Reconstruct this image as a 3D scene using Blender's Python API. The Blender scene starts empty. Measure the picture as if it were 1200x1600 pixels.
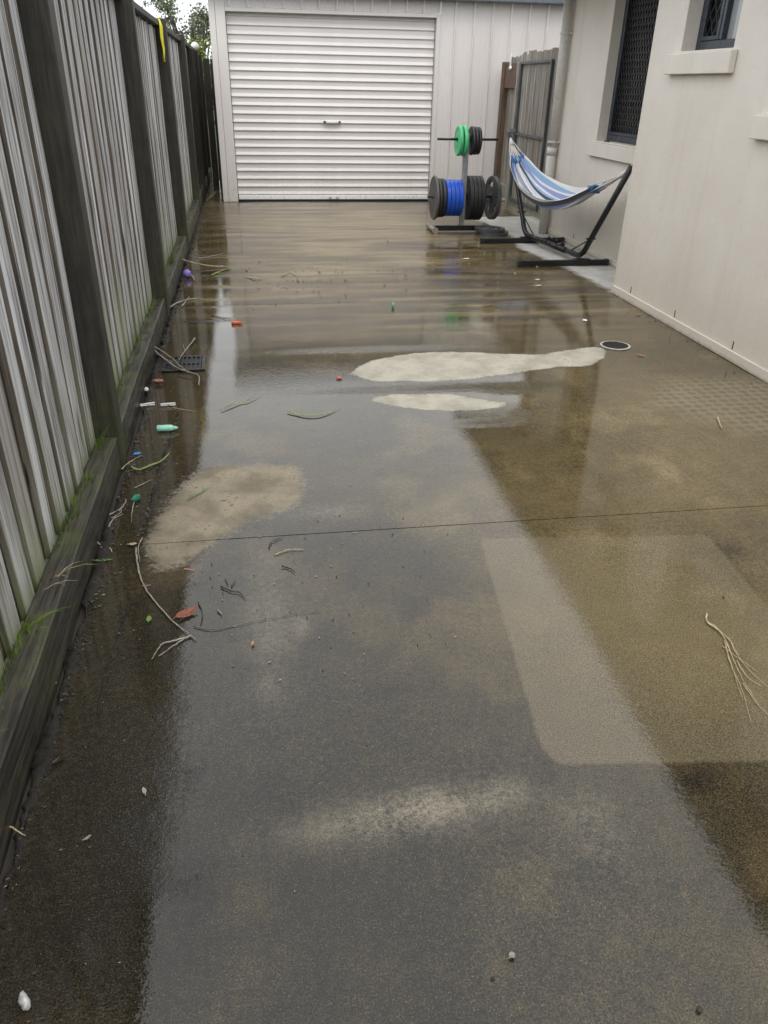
import bpy, bmesh, math, random
from mathutils import Vector, Matrix, noise as mnoise
random.seed(7)
S = bpy.context.scene
COL = S.collection
# ---------------------------------------------------------------- camera
cam_d = bpy.data.cameras.new('camera'); cam = bpy.data.objects.new('camera', cam_d); COL.objects.link(cam)
cam_d.sensor_fit = 'VERTICAL'; cam_d.sensor_height = 24.0; cam_d.sensor_width = 18.0
cam_d.lens = 17.857; cam_d.clip_start = 0.05; cam_d.clip_end = 600
PITCH, YAW, ROLL, CH = 0.5094, 0.1595, 0.0195, 1.4145
fw = Vector((math.sin(YAW)*math.cos(PITCH), math.cos(YAW)*math.cos(PITCH), -math.sin(PITCH)))
r0 = Vector((math.cos(YAW), -math.sin(YAW), 0)); u0 = r0.cross(fw)
rr = r0*math.cos(ROLL)+u0*math.sin(ROLL); uu = u0*math.cos(ROLL)-r0*math.sin(ROLL)
M = Matrix.Identity(4)
for i in range(3):
    M[i][0] = rr[i]; M[i][1] = uu[i]; M[i][2] = -fw[i]
M[2][3] = CH
cam.matrix_world = M
S.camera = cam
# ---------------------------------------------------------------- sky and sun (overcast)
SUN_EL, SUN_AZ = math.radians(58), math.radians(182)     # azimuth clockwise from +Y: behind the camera
w = bpy.data.worlds.new('World'); S.world = w; w.use_nodes = True
nt = w.node_tree; nt.nodes.clear()
sky = nt.nodes.new('ShaderNodeTexSky'); sky.sky_type = 'NISHITA'; sky.sun_disc = False
sky.sun_elevation = SUN_EL; sky.sun_rotation = SUN_AZ
sky.air_density = 1.6; sky.dust_density = 4.0; sky.ozone_density = 1.0
hs = nt.nodes.new('ShaderNodeHueSaturation'); hs.inputs['Saturation'].default_value = 0.30
bg = nt.nodes.new('ShaderNodeBackground'); bg.inputs['Strength'].default_value = 0.15
# even cloud cover over the clear sky: brighter towards the zenith, faint cloud texture
tc = nt.nodes.new('ShaderNodeTexCoord'); sx = nt.nodes.new('ShaderNodeSeparateXYZ'); nt.links.new(tc.outputs['Generated'], sx.inputs[0])
cr = nt.nodes.new('ShaderNodeValToRGB'); nt.links.new(sx.outputs[2], cr.inputs[0])
cr.color_ramp.elements[0].position = 0.; cr.color_ramp.elements[0].color = (.68, .72, .76, 1)
cr.color_ramp.elements[1].position = .9; cr.color_ramp.elements[1].color = (.98, .985, 1., 1)
cn = nt.nodes.new('ShaderNodeTexNoise'); cn.inputs['Scale'].default_value = 2.2; cn.inputs['Detail'].default_value = 5
nt.links.new(tc.outputs['Generated'], cn.inputs['Vector'])
cm = nt.nodes.new('ShaderNodeMapRange'); cm.inputs[1].default_value = .3; cm.inputs[2].default_value = .7; cm.inputs[3].default_value = 9.0; cm.inputs[4].default_value = 11.5
nt.links.new(cn.outputs[0], cm.inputs[0])
cx_ = nt.nodes.new('ShaderNodeVectorMath'); cx_.operation = 'SCALE'; nt.links.new(cr.outputs[0], cx_.inputs[0]); nt.links.new(cm.outputs[0], cx_.inputs['Scale'])
mx = nt.nodes.new('ShaderNodeMix'); mx.data_type = 'RGBA'; mx.inputs[0].default_value = .8
nt.links.new(hs.outputs[0], mx.inputs[6]); nt.links.new(cx_.outputs[0], mx.inputs[7])
wo = nt.nodes.new('ShaderNodeOutputWorld')
nt.links.new(sky.outputs[0], hs.inputs['Color']); nt.links.new(mx.outputs[2], bg.inputs[0]); nt.links.new(bg.outputs[0], wo.inputs[0])
sl = bpy.data.lights.new('sun', 'SUN'); sl.energy = 0.6; sl.angle = math.radians(25); sl.color = (1, .96, .9)
so = bpy.data.objects.new('sun', sl); COL.objects.link(so)
sd = Vector((math.sin(SUN_AZ)*math.cos(SUN_EL), math.cos(SUN_AZ)*math.cos(SUN_EL), math.sin(SUN_EL)))
so.rotation_euler = sd.to_track_quat('Z', 'Y').to_euler(); so.location = (0, -5, 12)
S.view_settings.view_transform = 'Standard'; S.view_settings.look = 'None'
S.view_settings.exposure = 0.55; S.view_settings.gamma = 1.0; S.view_settings.use_curve_mapping = False
S.render.engine = 'CYCLES'
S.cycles.max_bounces = 6; S.cycles.diffuse_bounces = 3; S.cycles.glossy_bounces = 3

# ---------------------------------------------------------------- material helper
class NT:
    def __init__(s, name, rough=.6, spec=.5, metal=0):
        s.m = bpy.data.materials.new(name); s.m.use_nodes = True; s.t = s.m.node_tree
        s.b = s.t.nodes['Principled BSDF']
        s.b.inputs['Roughness'].default_value = rough; s.b.inputs['Metallic'].default_value = metal
        s.b.inputs['Specular IOR Level'].default_value = spec
    def n(s, ty, props=None, **ins):
        o = s.t.nodes.new('ShaderNode'+ty)
        for k, v in (props or {}).items(): setattr(o, k, v)
        for k, v in ins.items():
            k = k.replace('_', ' ')
            i = o.inputs[int(k[1:])] if k[0] == 'i' and k[1:].isdigit() else o.inputs[k]
            s.set(i, v)
        return o
    def set(s, i, v):
        if isinstance(v, bpy.types.NodeSocket): s.t.links.new(v, i)
        elif isinstance(v, bpy.types.Node): s.t.links.new(v.outputs[0], i)
        else:
            if isinstance(v, tuple) and len(v) == 3 and i.type == 'RGBA': v = (*v, 1)
            i.default_value = v
    def P(s, **k):
        for a, v in k.items(): s.set(s.b.inputs[a.replace('_', ' ')], v)
    def math(s, op, a, b=0.0, c=0.0, clamp=False):
        o = s.t.nodes.new('ShaderNodeMath'); o.operation = op; o.use_clamp = clamp
        s.set(o.inputs[0], a); s.set(o.inputs[1], b); s.set(o.inputs[2], c); return o.outputs[0]
    def mix(s, f, a, b, mode='MIX'):
        o = s.t.nodes.new('ShaderNodeMix'); o.data_type = 'RGBA'; o.blend_type = mode
        s.set(o.inputs[0], f); s.set(o.inputs[6], a); s.set(o.inputs[7], b); return o.outputs[2]
    def fmix(s, f, a, b):
        o = s.t.nodes.new('ShaderNodeMix'); o.data_type = 'FLOAT'
        s.set(o.inputs[0], f); s.set(o.inputs[2], a); s.set(o.inputs[3], b); return o.outputs[0]
    def ss(s, v, lo, hi, a=0., b=1.):
        o = s.t.nodes.new('ShaderNodeMapRange'); o.interpolation_type = 'SMOOTHSTEP'
        s.set(o.inputs[0], v); s.set(o.inputs[1], lo); s.set(o.inputs[2], hi); s.set(o.inputs[3], a); s.set(o.inputs[4], b)
        return o.outputs[0]
    def pos(s, sc=(1, 1, 1), kind='Object', rnd=0):
        v = s.n('TexCoord').outputs[kind]
        if rnd:
            oi = s.n('ObjectInfo').outputs['Random']
            cx = s.n('CombineXYZ', X=s.math('MULTIPLY', oi, rnd), Y=s.math('MULTIPLY', oi, rnd*1.7), Z=s.math('MULTIPLY', oi, rnd*2.3))
            a = s.n('VectorMath', {'operation': 'ADD'}); s.set(a.inputs[0], v); s.set(a.inputs[1], cx); v = a.outputs[0]
        m = s.n('Mapping', Scale=sc); s.set(m.inputs[0], v); return m.outputs[0]
    def noise(s, v, scale, det=4, rough=.55, dist=0):
        return s.n('TexNoise', Vector=v, Scale=scale, Detail=det, Roughness=rough, Distortion=dist).outputs[0]
    def bump(s, h, st=.5, d=.01, normal=None):
        o = s.n('Bump', Strength=st, Distance=d, Height=h)
        if normal is not None: s.set(o.inputs['Normal'], normal)
        return o.outputs[0]
    def attr(s, nm): return s.n('Attribute', {'attribute_name': nm}).outputs['Fac']

def plain(name, col, rough=.5, metal=0., spec=.5, var=.25, scale=30., bump=.1, bd=.002, dirt=None):
    """paint / plastic / metal with a little unevenness in tone, gloss and relief"""
    t = NT(name, rough, spec, metal); v = t.pos(rnd=5)
    a = t.noise(v, scale, 5); b = t.noise(v, scale*.17, 3)
    lo = tuple(c*(1-var) for c in col); hi = tuple(min(1, c*(1+var*.6)) for c in col)
    c = t.mix(t.ss(t.math('ADD', t.math('MULTIPLY', a, .5), t.math('MULTIPLY', b, .5)), .3, .7), lo, hi)
    if dirt: c = t.mix(t.ss(t.noise(v, scale*.4, 6, .65), .55, .75), c, dirt)
    t.P(Base_Color=c, Roughness=t.ss(a, .25, .75, max(.03, rough-.12), min(1, rough+.12)))
    if bump: t.P(Normal=t.bump(a, bump, bd))
    return t.m

# ---------------------------------------------------------------- object helpers
def tag(o, label=None, cat=None, group=None, kind=None):
    if label: o['label'] = label
    if cat: o['category'] = cat
    if group: o['group'] = group
    if kind: o['kind'] = kind
    return o
def empty(name, loc=(0, 0, 0), rz=0, **k):
    o = bpy.data.objects.new(name, None); COL.objects.link(o); o.location = loc; o.rotation_euler = (0, 0, rz)
    o.empty_display_size = .1
    return tag(o, **k)
def link(name, me, parent=None, loc=(0, 0, 0), rot=(0, 0, 0), **k):
    o = bpy.data.objects.new(name, me); COL.objects.link(o); o.parent = parent
    o.location = loc; o.rotation_euler = rot
    return tag(o, **k)
def mesh(bm, name, m=None, smooth=False):
    me = bpy.data.meshes.new(name)
    bmesh.ops.recalc_face_normals(bm, faces=bm.faces)
    if smooth:
        for f in bm.faces: f.smooth = True
    bm.to_mesh(me); bm.free()
    for x in (m if isinstance(m, (list, tuple)) else [m]):
        if x: me.materials.append(x)
    return me
def obj(name, bm, m, parent=None, smooth=False, loc=(0, 0, 0), rot=(0, 0, 0), **k):
    return link(name, mesh(bm, name, m, smooth), parent, loc, rot, **k)
def box(bm, x0, x1, y0, y1, z0, z1, mi=0):
    vs = [bm.verts.new(p) for p in ((x0,y0,z0),(x1,y0,z0),(x1,y1,z0),(x0,y1,z0),(x0,y0,z1),(x1,y0,z1),(x1,y1,z1),(x0,y1,z1))]
    for f in ((0,3,2,1),(4,5,6,7),(0,1,5,4),(1,2,6,5),(2,3,7,6),(3,0,4,7)):
        fc = bm.faces.new([vs[i] for i in f]); fc.material_index = mi
    return vs
def bev(bm, w, seg=1):
    bmesh.ops.bevel(bm, geom=list(bm.edges), offset=w, segments=seg, affect='EDGES', profile=.5, clamp_overlap=True)
def bbox(name, m, parent, x0, x1, y0, y1, z0, z1, bv=.003, **k):
    bm = bmesh.new(); box(bm, x0, x1, y0, y1, z0, z1)
    if bv: bev(bm, bv)
    return obj(name, bm, m, parent, **k)
def tube(bm, pts, r, n=8, cap=True, mi=0):
    """swept round tube through points; r is a number or a list of radii"""
    pts = [Vector(p) for p in pts]; rs = r if isinstance(r, (list, tuple)) else [r]*len(pts)
    rings = []; ref = None
    for i, p in enumerate(pts):
        d = (pts[min(i+1, len(pts)-1)]-pts[max(i-1, 0)]).normalized()
        if ref is None: ref = d.orthogonal().normalized()
        ref = (ref-d*ref.dot(d)).normalized(); b = d.cross(ref)
        rings.append([bm.verts.new(p+(ref*math.cos(a)+b*math.sin(a))*rs[i]) for a in [2*math.pi*k/n for k in range(n)]])
    for a, b in zip(rings, rings[1:]):
        for k in range(n):
            f = bm.faces.new((a[k], a[(k+1) % n], b[(k+1) % n], b[k])); f.material_index = mi; f.smooth = True
    if cap:
        for q in (rings[0][::-1], rings[-1]):
            f = bm.faces.new(q); f.material_index = mi
def lathe(bm, prof, n=40, axis='X', mi=0):
    """prof: list of (radius, position along axis), closed loop"""
    def pt(r, a, t):
        c, s = r*math.cos(a), r*math.sin(a)
        return (t, c, s) if axis == 'X' else (c, s, t)
    rings = [[bm.verts.new(pt(r, 2*math.pi*k/n, t)) for k in range(n)] for r, t in prof]
    for a, b in zip(rings, rings[1:]+rings[:1]):
        for k in range(n):
            f = bm.faces.new((a[k], a[(k+1) % n], b[(k+1) % n], b[k])); f.material_index = mi
def catmull(pts, k=6):
    pts = [Vector(p) for p in pts]; out = []
    for i in range(len(pts)-1):
        p0 = pts[max(i-1, 0)]; p1 = pts[i]; p2 = pts[i+1]; p3 = pts[min(i+2, len(pts)-1)]
        for j in range(k):
            t = j/k
            out.append(.5*((2*p1)+(p2-p0)*t+(2*p0-5*p1+4*p2-p3)*t*t+(3*p1-p0-3*p2+p3)*t**3))
    out.append(pts[-1]); return out

# ================================================================ MATERIALS
def make_concrete():
    t = NT('wet_concrete', .3, .5); t.b.inputs['IOR'].default_value = 1.34
    v = t.pos()
    mid = t.noise(v, 7, 4, .65); fine = t.noise(v, 55, 4, .7); grit = t.noise(v, 260, 2, .6)
    tone = t.attr('tone'); pool = t.attr('pool'); rip = t.attr('ripple')
    md = t.math('SUBTRACT', mid, .5); fd = t.math('SUBTRACT', fine, .5); gd = t.math('SUBTRACT', grit, .5)
    x = t.math('MULTIPLY_ADD', md, .34, tone)
    x = t.math('MULTIPLY_ADD', fd, .55, x)
    x = t.math('MULTIPLY_ADD', gd, 1.35, x)
    r = t.n('ValToRGB'); e = r.color_ramp.elements; t.set(r.inputs[0], x)
    e[0].position = .0; e[0].color = (.012, .0105, .0075, 1); e[1].position = 1.; e[1].color = (.245, .195, .11, 1)
    for p_, c_ in ((.22, (.025, .0215, .0145, 1)), (.5, (.072, .055, .027, 1)), (.75, (.140, .106, .050, 1))):
        q = r.color_ramp.elements.new(p_); q.color = c_
    c = r.outputs[0]
    c = t.mix(t.math('MULTIPLY', t.ss(t.noise(v, 420, 1, .5), .70, .76), .6), c, (.34, .31, .24))      # pale sand grains
    jag = t.math('MULTIPLY_ADD', md, .06, t.math('MULTIPLY', fd, .045))
    # rectangle where a mat has lain, and the dotted print of a rubber mat
    mat = t.math('MULTIPLY', t.ss(t.math('MULTIPLY_ADD', jag, .25, t.attr('matprint')), -.008, .008), .5)
    c = t.mix(mat, c, t.mix(t.ss(grit, .3, .7), (.095, .078, .046), (.215, .18, .115)))
    dots = t.attr('dotprint')
    dv = t.n('TexVoronoi', {'feature': 'F1'}, Vector=v, Scale=17., Randomness=.18).outputs['Distance']
    c = t.mix(t.math('MULTIPLY', dots, t.ss(dv, .30, .48, .18, .75)), c, (.21, .175, .115))
    # damp patch drying out, smears
    semi = t.ss(t.math('MULTIPLY_ADD', fd, .05, t.math('ADD', t.attr('semidry'), t.math('MULTIPLY', jag, 1.6))), -.03, .04)
    c = t.mix(t.math('MULTIPLY', semi, .9), c, t.mix(t.ss(t.math('MULTIPLY_ADD', gd, .8, mid), .3, .7), (.15, .125, .085), (.31, .265, .19)))
    c = t.mix(t.math('MULTIPLY', semi, t.ss(t.math('MULTIPLY_ADD', fd, .9, mid), .62, .78, 0., .8)), c, (.05, .04, .026))
    soft = t.math('MULTIPLY', t.attr('smear'), t.ss(t.math('MULTIPLY_ADD', gd, 1.2, t.math('MULTIPLY_ADD', fd, 1.2, mid)), -.05, 1.0))
    c = t.mix(soft, c, (.26, .225, .16))
    # dry concrete
    dj = t.math('ADD', t.attr('dry'), jag)
    dry = t.ss(dj, -.004, .004)
    dc = t.mix(t.ss(t.math('MULTIPLY_ADD', gd, .9, mid), .25, .75), (.27, .25, .205), (.45, .42, .35))
    c = t.mix(dry, c, dc)
    c = t.mix(t.math('MULTIPLY', dry, t.ss(t.math('MULTIPLY_ADD', fd, .5, mid), .60, .74, 0., .6)), c, (.16, .14, .105))     # damp spots left in the dry patches
    rim = t.math('MULTIPLY', t.ss(t.math('ABSOLUTE', dj), .0, .016, 1., 0.), .4)
    c = t.mix(rim, c, (.07, .058, .04))
    eave = t.ss(t.math('MULTIPLY_ADD', jag, 2., t.attr('path')), -.06, .05)
    c = t.mix(eave, c, t.mix(t.ss(mid, .3, .7), (.40, .39, .36), (.52, .51, .48)))
    # darker green-black tone towards the timber edging
    ed_ = t.math('MULTIPLY', t.attr('edge_dark'), t.ss(mid, .25, .6)); c = t.mix(ed_, c, t.mix(t.ss(t.math('MULTIPLY_ADD', gd, 1., fine), .3, .75), (.012, .010, .006), (.045, .036, .020)))
    moss = t.math('MULTIPLY', t.attr('moss'), t.ss(fine, .35, .6)); c = t.mix(moss, c, (.035, .075, .022))
    wetn = t.math('MULTIPLY', t.math('SUBTRACT', 1., t.math('MULTIPLY', semi, .6)), t.math('SUBTRACT', 1., dry))
    wetn = t.math('MULTIPLY', wetn, t.math('SUBTRACT', 1., eave))
    pl = t.math('MULTIPLY_ADD', md, .55, pool)
    pl = t.math('MULTIPLY_ADD', fd, .45, pl)
    pl = t.math('MULTIPLY', t.ss(pl, .12, .66), wetn)
    ro = t.fmix(pl, .19, .02)
    ro = t.fmix(wetn, .85, ro)
    # relief: grit and sand; drowned where water stands
    ipl = t.math('SUBTRACT', 1., pl)
    h = t.math('MULTIPLY_ADD', fine, 1.5, t.math('MULTIPLY', t.math('MULTIPLY', grit, .55), ipl))
    nb = t.bump(h, t.math('MULTIPLY_ADD', t.math('MULTIPLY', ipl, ipl), .24, .017), .004)
    rp = t.noise(t.pos((1, 2.2, 1)), 34, 2, .55, 1.2)
    nb = t.bump(rp, t.math('MULTIPLY_ADD', rip, .5, .013), .02, nb)
    t.P(Base_Color=c, Roughness=ro, Normal=nb)
    t.P(Specular_IOR_Level=t.fmix(wetn, .25, .8))
    return t.m

def make_paling(nm='weathered_paling', dark=(.11, .102, .095), lite=(.54, .54, .545), pale=(.72, .73, .75), brown=(.20, .165, .13), alg=.6, low=.75):
    t = NT(nm, .75, .3)
    v = t.pos((1, 1, .03), rnd=9); vk = t.pos((1, 1, .22), rnd=9)
    g = t.noise(v, 70, 5, .72, .3); g2 = t.noise(v, 24, 3, .6, .8); b = t.noise(vk, 5, 4, .6)
    oi = t.n('ObjectInfo').outputs['Random']
    c = t.mix(t.ss(g, .32, .66), dark, lite)
    c = t.mix(t.math('MULTIPLY', t.ss(g2, .48, .64), .7), c, pale)
    c = t.mix(t.math('MULTIPLY', t.ss(b, .5, .72), .5), c, brown)
    c = t.mix(t.math('MULTIPLY', t.ss(oi, .4, 1.), .45), c, brown)
    c = t.mix(t.ss(t.noise(t.pos((1, 1, .02), rnd=5), 48, 3, .6), .30, .37, .85, 0.), c, (.045, .038, .032))     # drying cracks
    k = t.n('TexVoronoi', Vector=t.pos((1, 1, .2), rnd=9), Scale=7.5).outputs['Distance']
    c = t.mix(t.ss(k, .06, .17, .9, 0.), c, (.055, .042, .032))
    # algae: green towards the ground where it stays damp
    z = t.n('SeparateXYZ', i0=t.n('NewGeometry').outputs['Position']).outputs['Z']
    al = t.math('MULTIPLY', t.ss(t.math('ADD', z, t.math('MULTIPLY', t.math('SUBTRACT', b, .5), .9)), .12, .75, 1., 0.), t.math('MULTIPLY', alg, t.ss(oi, .0, 1., .35, 1.5)))
    c = t.mix(t.math('MULTIPLY', al, t.ss(g, .2, .6)), c, (.34, .365, .235))
    lo = t.ss(t.math('ADD', z, t.math('MULTIPLY', b, .2)), .2, .36, low, 0.)
    c = t.mix(lo, c, (.11, .14, .035))
    t.P(Base_Color=c, Roughness=t.ss(g2, .3, .7, .6, .85), Normal=t.bump(g, .8, .004))
    return t.m

def make_postwood(nm, lo, hi, alg=.5, algc=(.07, .085, .02)):
    t = NT(nm, .6, .35); v = t.pos((1, 1, .08), rnd=7)
    g = t.noise(v, 60, 6, .65, .4); b = t.noise(t.pos(rnd=7), 6, 5, .6)
    c = t.mix(t.ss(t.math('ADD', t.math('MULTIPLY', g, .6), t.math('MULTIPLY', b, .3)), .25, .65), lo, hi)
    c = t.mix(t.math('MULTIPLY', t.ss(b, .45, .7), .5), c, tuple(x*.55 for x in lo))
    z = t.n('SeparateXYZ', i0=t.n('NewGeometry').outputs['Position']).outputs['Z']
    al = t.math('MULTIPLY', t.ss(t.math('ADD', z, t.math('MULTIPLY', t.math('SUBTRACT', b, .5), .9)), .05, .5, 1., 0.), alg)
    c = t.mix(t.math('MULTIPLY', al, t.ss(g, .3, .6)), c, algc)
    t.P(Base_Color=c, Normal=t.bump(g, .6, .003))
    return t.m

def make_sleeper():
    t = NT('mossy_sleeper', .55, .4); v = t.pos((1, .06, 1), rnd=7)
    g = t.noise(v, 55, 6, .65, .4); b = t.noise(t.pos(rnd=7), 7, 6, .65)
    c = t.mix(t.ss(g, .3, .7), (.014, .013, .010), (.075, .069, .052))
    up = t.n('SeparateXYZ', i0=t.n('NewGeometry').outputs['Normal']).outputs['Z']
    mo = t.math('MULTIPLY', t.ss(b, .46, .66), t.ss(up, .2, .8, .25, .8))
    c = t.mix(mo, c, t.mix(t.ss(g, .4, .6), (.055, .066, .018), (.085, .10, .03)))
    t.P(Base_Color=c, Roughness=t.ss(b, .3, .7, .3, .65), Normal=t.bump(t.math('ADD', g, b), .6, .004))
    return t.m

def make_render():
    t = NT('cement_render', .85, .25); v = t.pos()
    a = t.noise(v, 150, 4, .6); b = t.noise(v, 1.3, 5, .6); m_ = t.noise(t.pos((1, 1, .3)), 5, 5, .6)
    c = t.mix(t.ss(b, .3, .7), (.69, .635, .56), (.755, .705, .635))
    z = t.n('SeparateXYZ', i0=t.n('NewGeometry').outputs['Position']).outputs['Z']
    low = t.ss(t.math('ADD', z, t.math('MULTIPLY', t.math('SUBTRACT', m_, .5), .7)), .0, .75, .45, 0.)   # rain splash staining
    c = t.mix(low, c, (.60, .54, .42))
    st = t.ss(t.noise(t.pos((1, 1, .06)), 7, 5, .65), .52, .75); c = t.mix(t.math('MULTIPLY', st, .22), c, (.50, .45, .37))   # run-off streaks
    sc = t.ss(t.noise(t.pos((1, 1, .5)), 9, 7, .7), .62, .72); c = t.mix(t.math('MULTIPLY', sc, .22), c, (.35, .31, .25))
    g = t.ss(t.math('ADD', z, t.math('MULTIPLY', t.noise(v, 30, 4), .05)), .02, .055, .6, 0.); c = t.mix(g, c, (.22, .19, .13))
    t.P(Base_Color=c, Normal=t.bump(t.math('ADD', a, t.math('MULTIPLY', t.noise(v, 40, 3), .8)), .55, .005))
    return t.m

def make_sheet(nm, col, rough=.38):
    t = NT(nm, rough, .45); v = t.pos()
    b = t.noise(t.pos((1, 1, .25)), 2.5, 5, .6); f = t.noise(v, 25, 5, .6)
    c = t.mix(t.ss(b, .3, .7), tuple(x*.94 for x in col), col)
    z = t.n('SeparateXYZ', i0=t.n('NewGeometry').outputs['Position']).outputs['Z']
    d = t.math('MULTIPLY', t.ss(t.math('ADD', z, t.math('MULTIPLY', b, .5)), .2, .75, .35, 0.), t.ss(f, .3, .7))
    c = t.mix(d, c, (.40, .36, .29))
    t.P(Base_Color=c, Roughness=t.ss(f, .3, .7, rough-.06, rough+.1), Normal=t.bump(t.noise(v, 2, 1), .04, .01))
    return t.m

MT = {}
MT['conc'] = make_concrete(); MT['paling'] = make_paling(); MT['sleeper'] = make_sleeper()
MT['post'] = make_postwood('dark_post', (.017, .0165, .013), (.060, .056, .043))
MT['postface'] = MT['post']
MT['brownpost'] = make_postwood('brown_post', (.085, .052, .034), (.17, .115, .08), .3)
MT['gatewood'] = make_paling('gate_board_wood', (.10, .085, .07), (.36, .335, .30), (.48, .46, .43), (.15, .115, .085), .25, .2)
MT['shadepaling'] = make_paling('shaded_brown_paling', (.06, .050, .040), (.19, .160, .13), (.25, .22, .185), (.13, .10, .075), .5, .7)  # brown of sheltered boards, plus shade of the gaps painted into the colour
MT['render'] = make_render()
MT['sheet'] = make_sheet('cream_steel_sheet', (.65, .615, .595)); MT['door'] = make_sheet('cream_door_steel', (.645, .612, .593), .42)
MT['trim'] = make_sheet('cream_trim', (.63, .60, .575))
MT['slate'] = plain('slate_gutter_paint', (.12, .14, .165), .4)
MT['rooftile'] = plain('roof_tile', (.10, .095, .095), .6)
MT['soffit'] = plain('soffit_board', (.62, .61, .58), .7, bump=.02)
MT['galv'] = plain('galvanised_steel', (.62, .63, .64), .35, .7, var=.2)
MT['zinc'] = plain('bright_zinc', (.80, .80, .80), .35, .2, var=.06, bump=0)
MT['rubber'] = plain('black_rubber', (.018, .018, .02), .5, var=.3)
MT['greyrubber'] = plain('dusty_rubber', (.085, .083, .08), .62, var=.35)
MT['iron'] = plain('grey_iron', (.075, .078, .082), .5, .2, var=.35)
MT['blue'] = plain('blue_rubber', (.012, .075, .46), .33, var=.15)
MT['green'] = plain('green_rubber', (.07, .46, .19), .42, var=.15)
MT['blk'] = plain('black_powder_coat', (.012, .012, .014), .36, .1, var=.3)
MT['steel'] = plain('worn_upright_steel', (.34, .35, .37), .4, .5, var=.35, dirt=(.09, .07, .05))
MT['pegtube'] = plain('worn_sleeve', (.30, .27, .22), .5, .4, var=.4, dirt=(.12, .08, .05))
MT['frame'] = plain('charcoal_window_frame', (.042, .052, .066), .35, .2, var=.2)
MT['screen'] = plain('black_screen_mesh', (.010, .011, .012), .4, .1)
MT['pipe'] = plain('cream_downpipe', (.60, .575, .53), .4, var=.12, bump=.03, dirt=(.44, .41, .36))
MT['gateframe'] = plain('grey_gate_frame', (.11, .12, .125), .45, .4, var=.3, dirt=(.16, .13, .1))
MT['white'] = plain('white_plastic', (.74, .74, .72), .4, var=.12)
MT['cord'] = plain('white_cord', (.70, .69, .66), .8, var=.15)
MT['silt'] = plain('wet_black_silt', (.020, .018, .014), .22, var=.6, scale=60, bump=.6, bd=.004, spec=.6)
MT['dirt'] = plain('dark_soil', (.035, .028, .02), .8, var=.5, scale=20, bump=.5, bd=.01)
def glass():
    t = NT('dark_window_glass', .03, .6); t.P(Base_Color=(.018, .019, .021)); return t.m
MT['glass'] = glass()
def glass2():
    t = NT('pale_reflection_glass', .04, .6); v = t.pos()
    t.P(Base_Color=t.mix(t.ss(t.noise(v, 3, 2), .3, .7), (.30, .31, .31), (.36, .37, .37))); return t.m  # pale reflection of the reveal put into the glass colour
MT['glass_refl'] = glass2()

# ================================================================ SETTING: ground and driveway
def make_ground_mat():
    t = NT('grass_soil', .9, .2); v = t.pos()
    c = t.mix(t.ss(t.noise(v, 3, 6), .4, .6), (.035, .05, .016), (.075, .085, .03))
    t.P(Base_Color=c, Normal=t.bump(t.noise(v, 40, 5), .6, .03)); return t.m
bm = bmesh.new()
for i in range(1):
    vs = [bm.verts.new(p) for p in ((-150, -150, -.06), (150, -150, -.06), (150, 150, -.06), (-150, 150, -.06))]; bm.faces.new(vs)
obj('ground', bm, make_ground_mat(), kind='structure', label='grassy soil beyond the fence and the buildings')

def fx(y): return -.58-.014*y                    # line of the fence's front face
XR = 3.205                                       # recessed house wall
# signed-distance stains, all in metres on the slab
def sdpoly(x, y, P):
    d = 1e9; ins = False; n = len(P); j = n-1
    for i in range(n):
        xi, yi = P[i]; xj, yj = P[j]
        ex, ey = xj-xi, yj-yi; wx, wy = x-xi, y-yi
        q = max(0, min(1, (wx*ex+wy*ey)/(ex*ex+ey*ey+1e-12)))
        dx, dy = wx-ex*q, wy-ey*q; d = min(d, dx*dx+dy*dy)
        if (yi > y) != (yj > y) and x < (xj-xi)*(y-yi)/(yj-yi)+xi: ins = not ins
        j = i
    d = math.sqrt(d); return d if ins else -d
def rough_poly(P, k=5): return [(v.x, v.y) for v in catmull([(*p, 0) for p in P]+[(*P[0], 0)], k)[:-1]]
DRY1 = rough_poly([(0.444,4.100),(0.578,4.293),(0.809,4.417),(1.053,4.445),(1.325,4.406),(1.590,4.342),(1.815,4.398),(2.027,4.458),(2.090,4.385),(1.985,4.203),(1.841,4.097),(1.686,4.101),(1.494,4.051),(1.206,3.969),(0.940,3.932),(0.692,3.946),(0.555,3.981)])
DRY2 = rough_poly([(0.488,3.692),(0.624,3.744),(0.796,3.745),(0.977,3.707),(1.112,3.626),(1.200,3.562),(1.092,3.492),(0.874,3.481),(0.690,3.544),(0.570,3.610)])
SEMI = rough_poly([(-0.461,2.372),(-0.437,2.601),(-0.372,2.833),(-0.265,2.983),(-0.077,2.961),(0.062,2.945),(0.100,2.837),(0.111,2.665),(0.017,2.546),(-0.091,2.486),(-0.193,2.392),(-0.260,2.296),(-0.356,2.215),(-0.418,2.211)])
MATR = [(0.715,2.263),(1.552,2.188),(1.512,1.725),(1.449,1.272),(1.367,1.139),(0.631,1.220),(0.610,1.284)]
MATD = [(2.212,3.834),(2.928,3.783),(3.196,3.258),(2.536,2.851),(2.263,3.029),(1.930,3.484)]
PATH = [(2.62, 9.9), (2.74, 8.4), (2.60, 7.8), (2.72, 7.0), (2.80, 5.6), (3.6, 5.6), (3.6, 9.9)]
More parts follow.
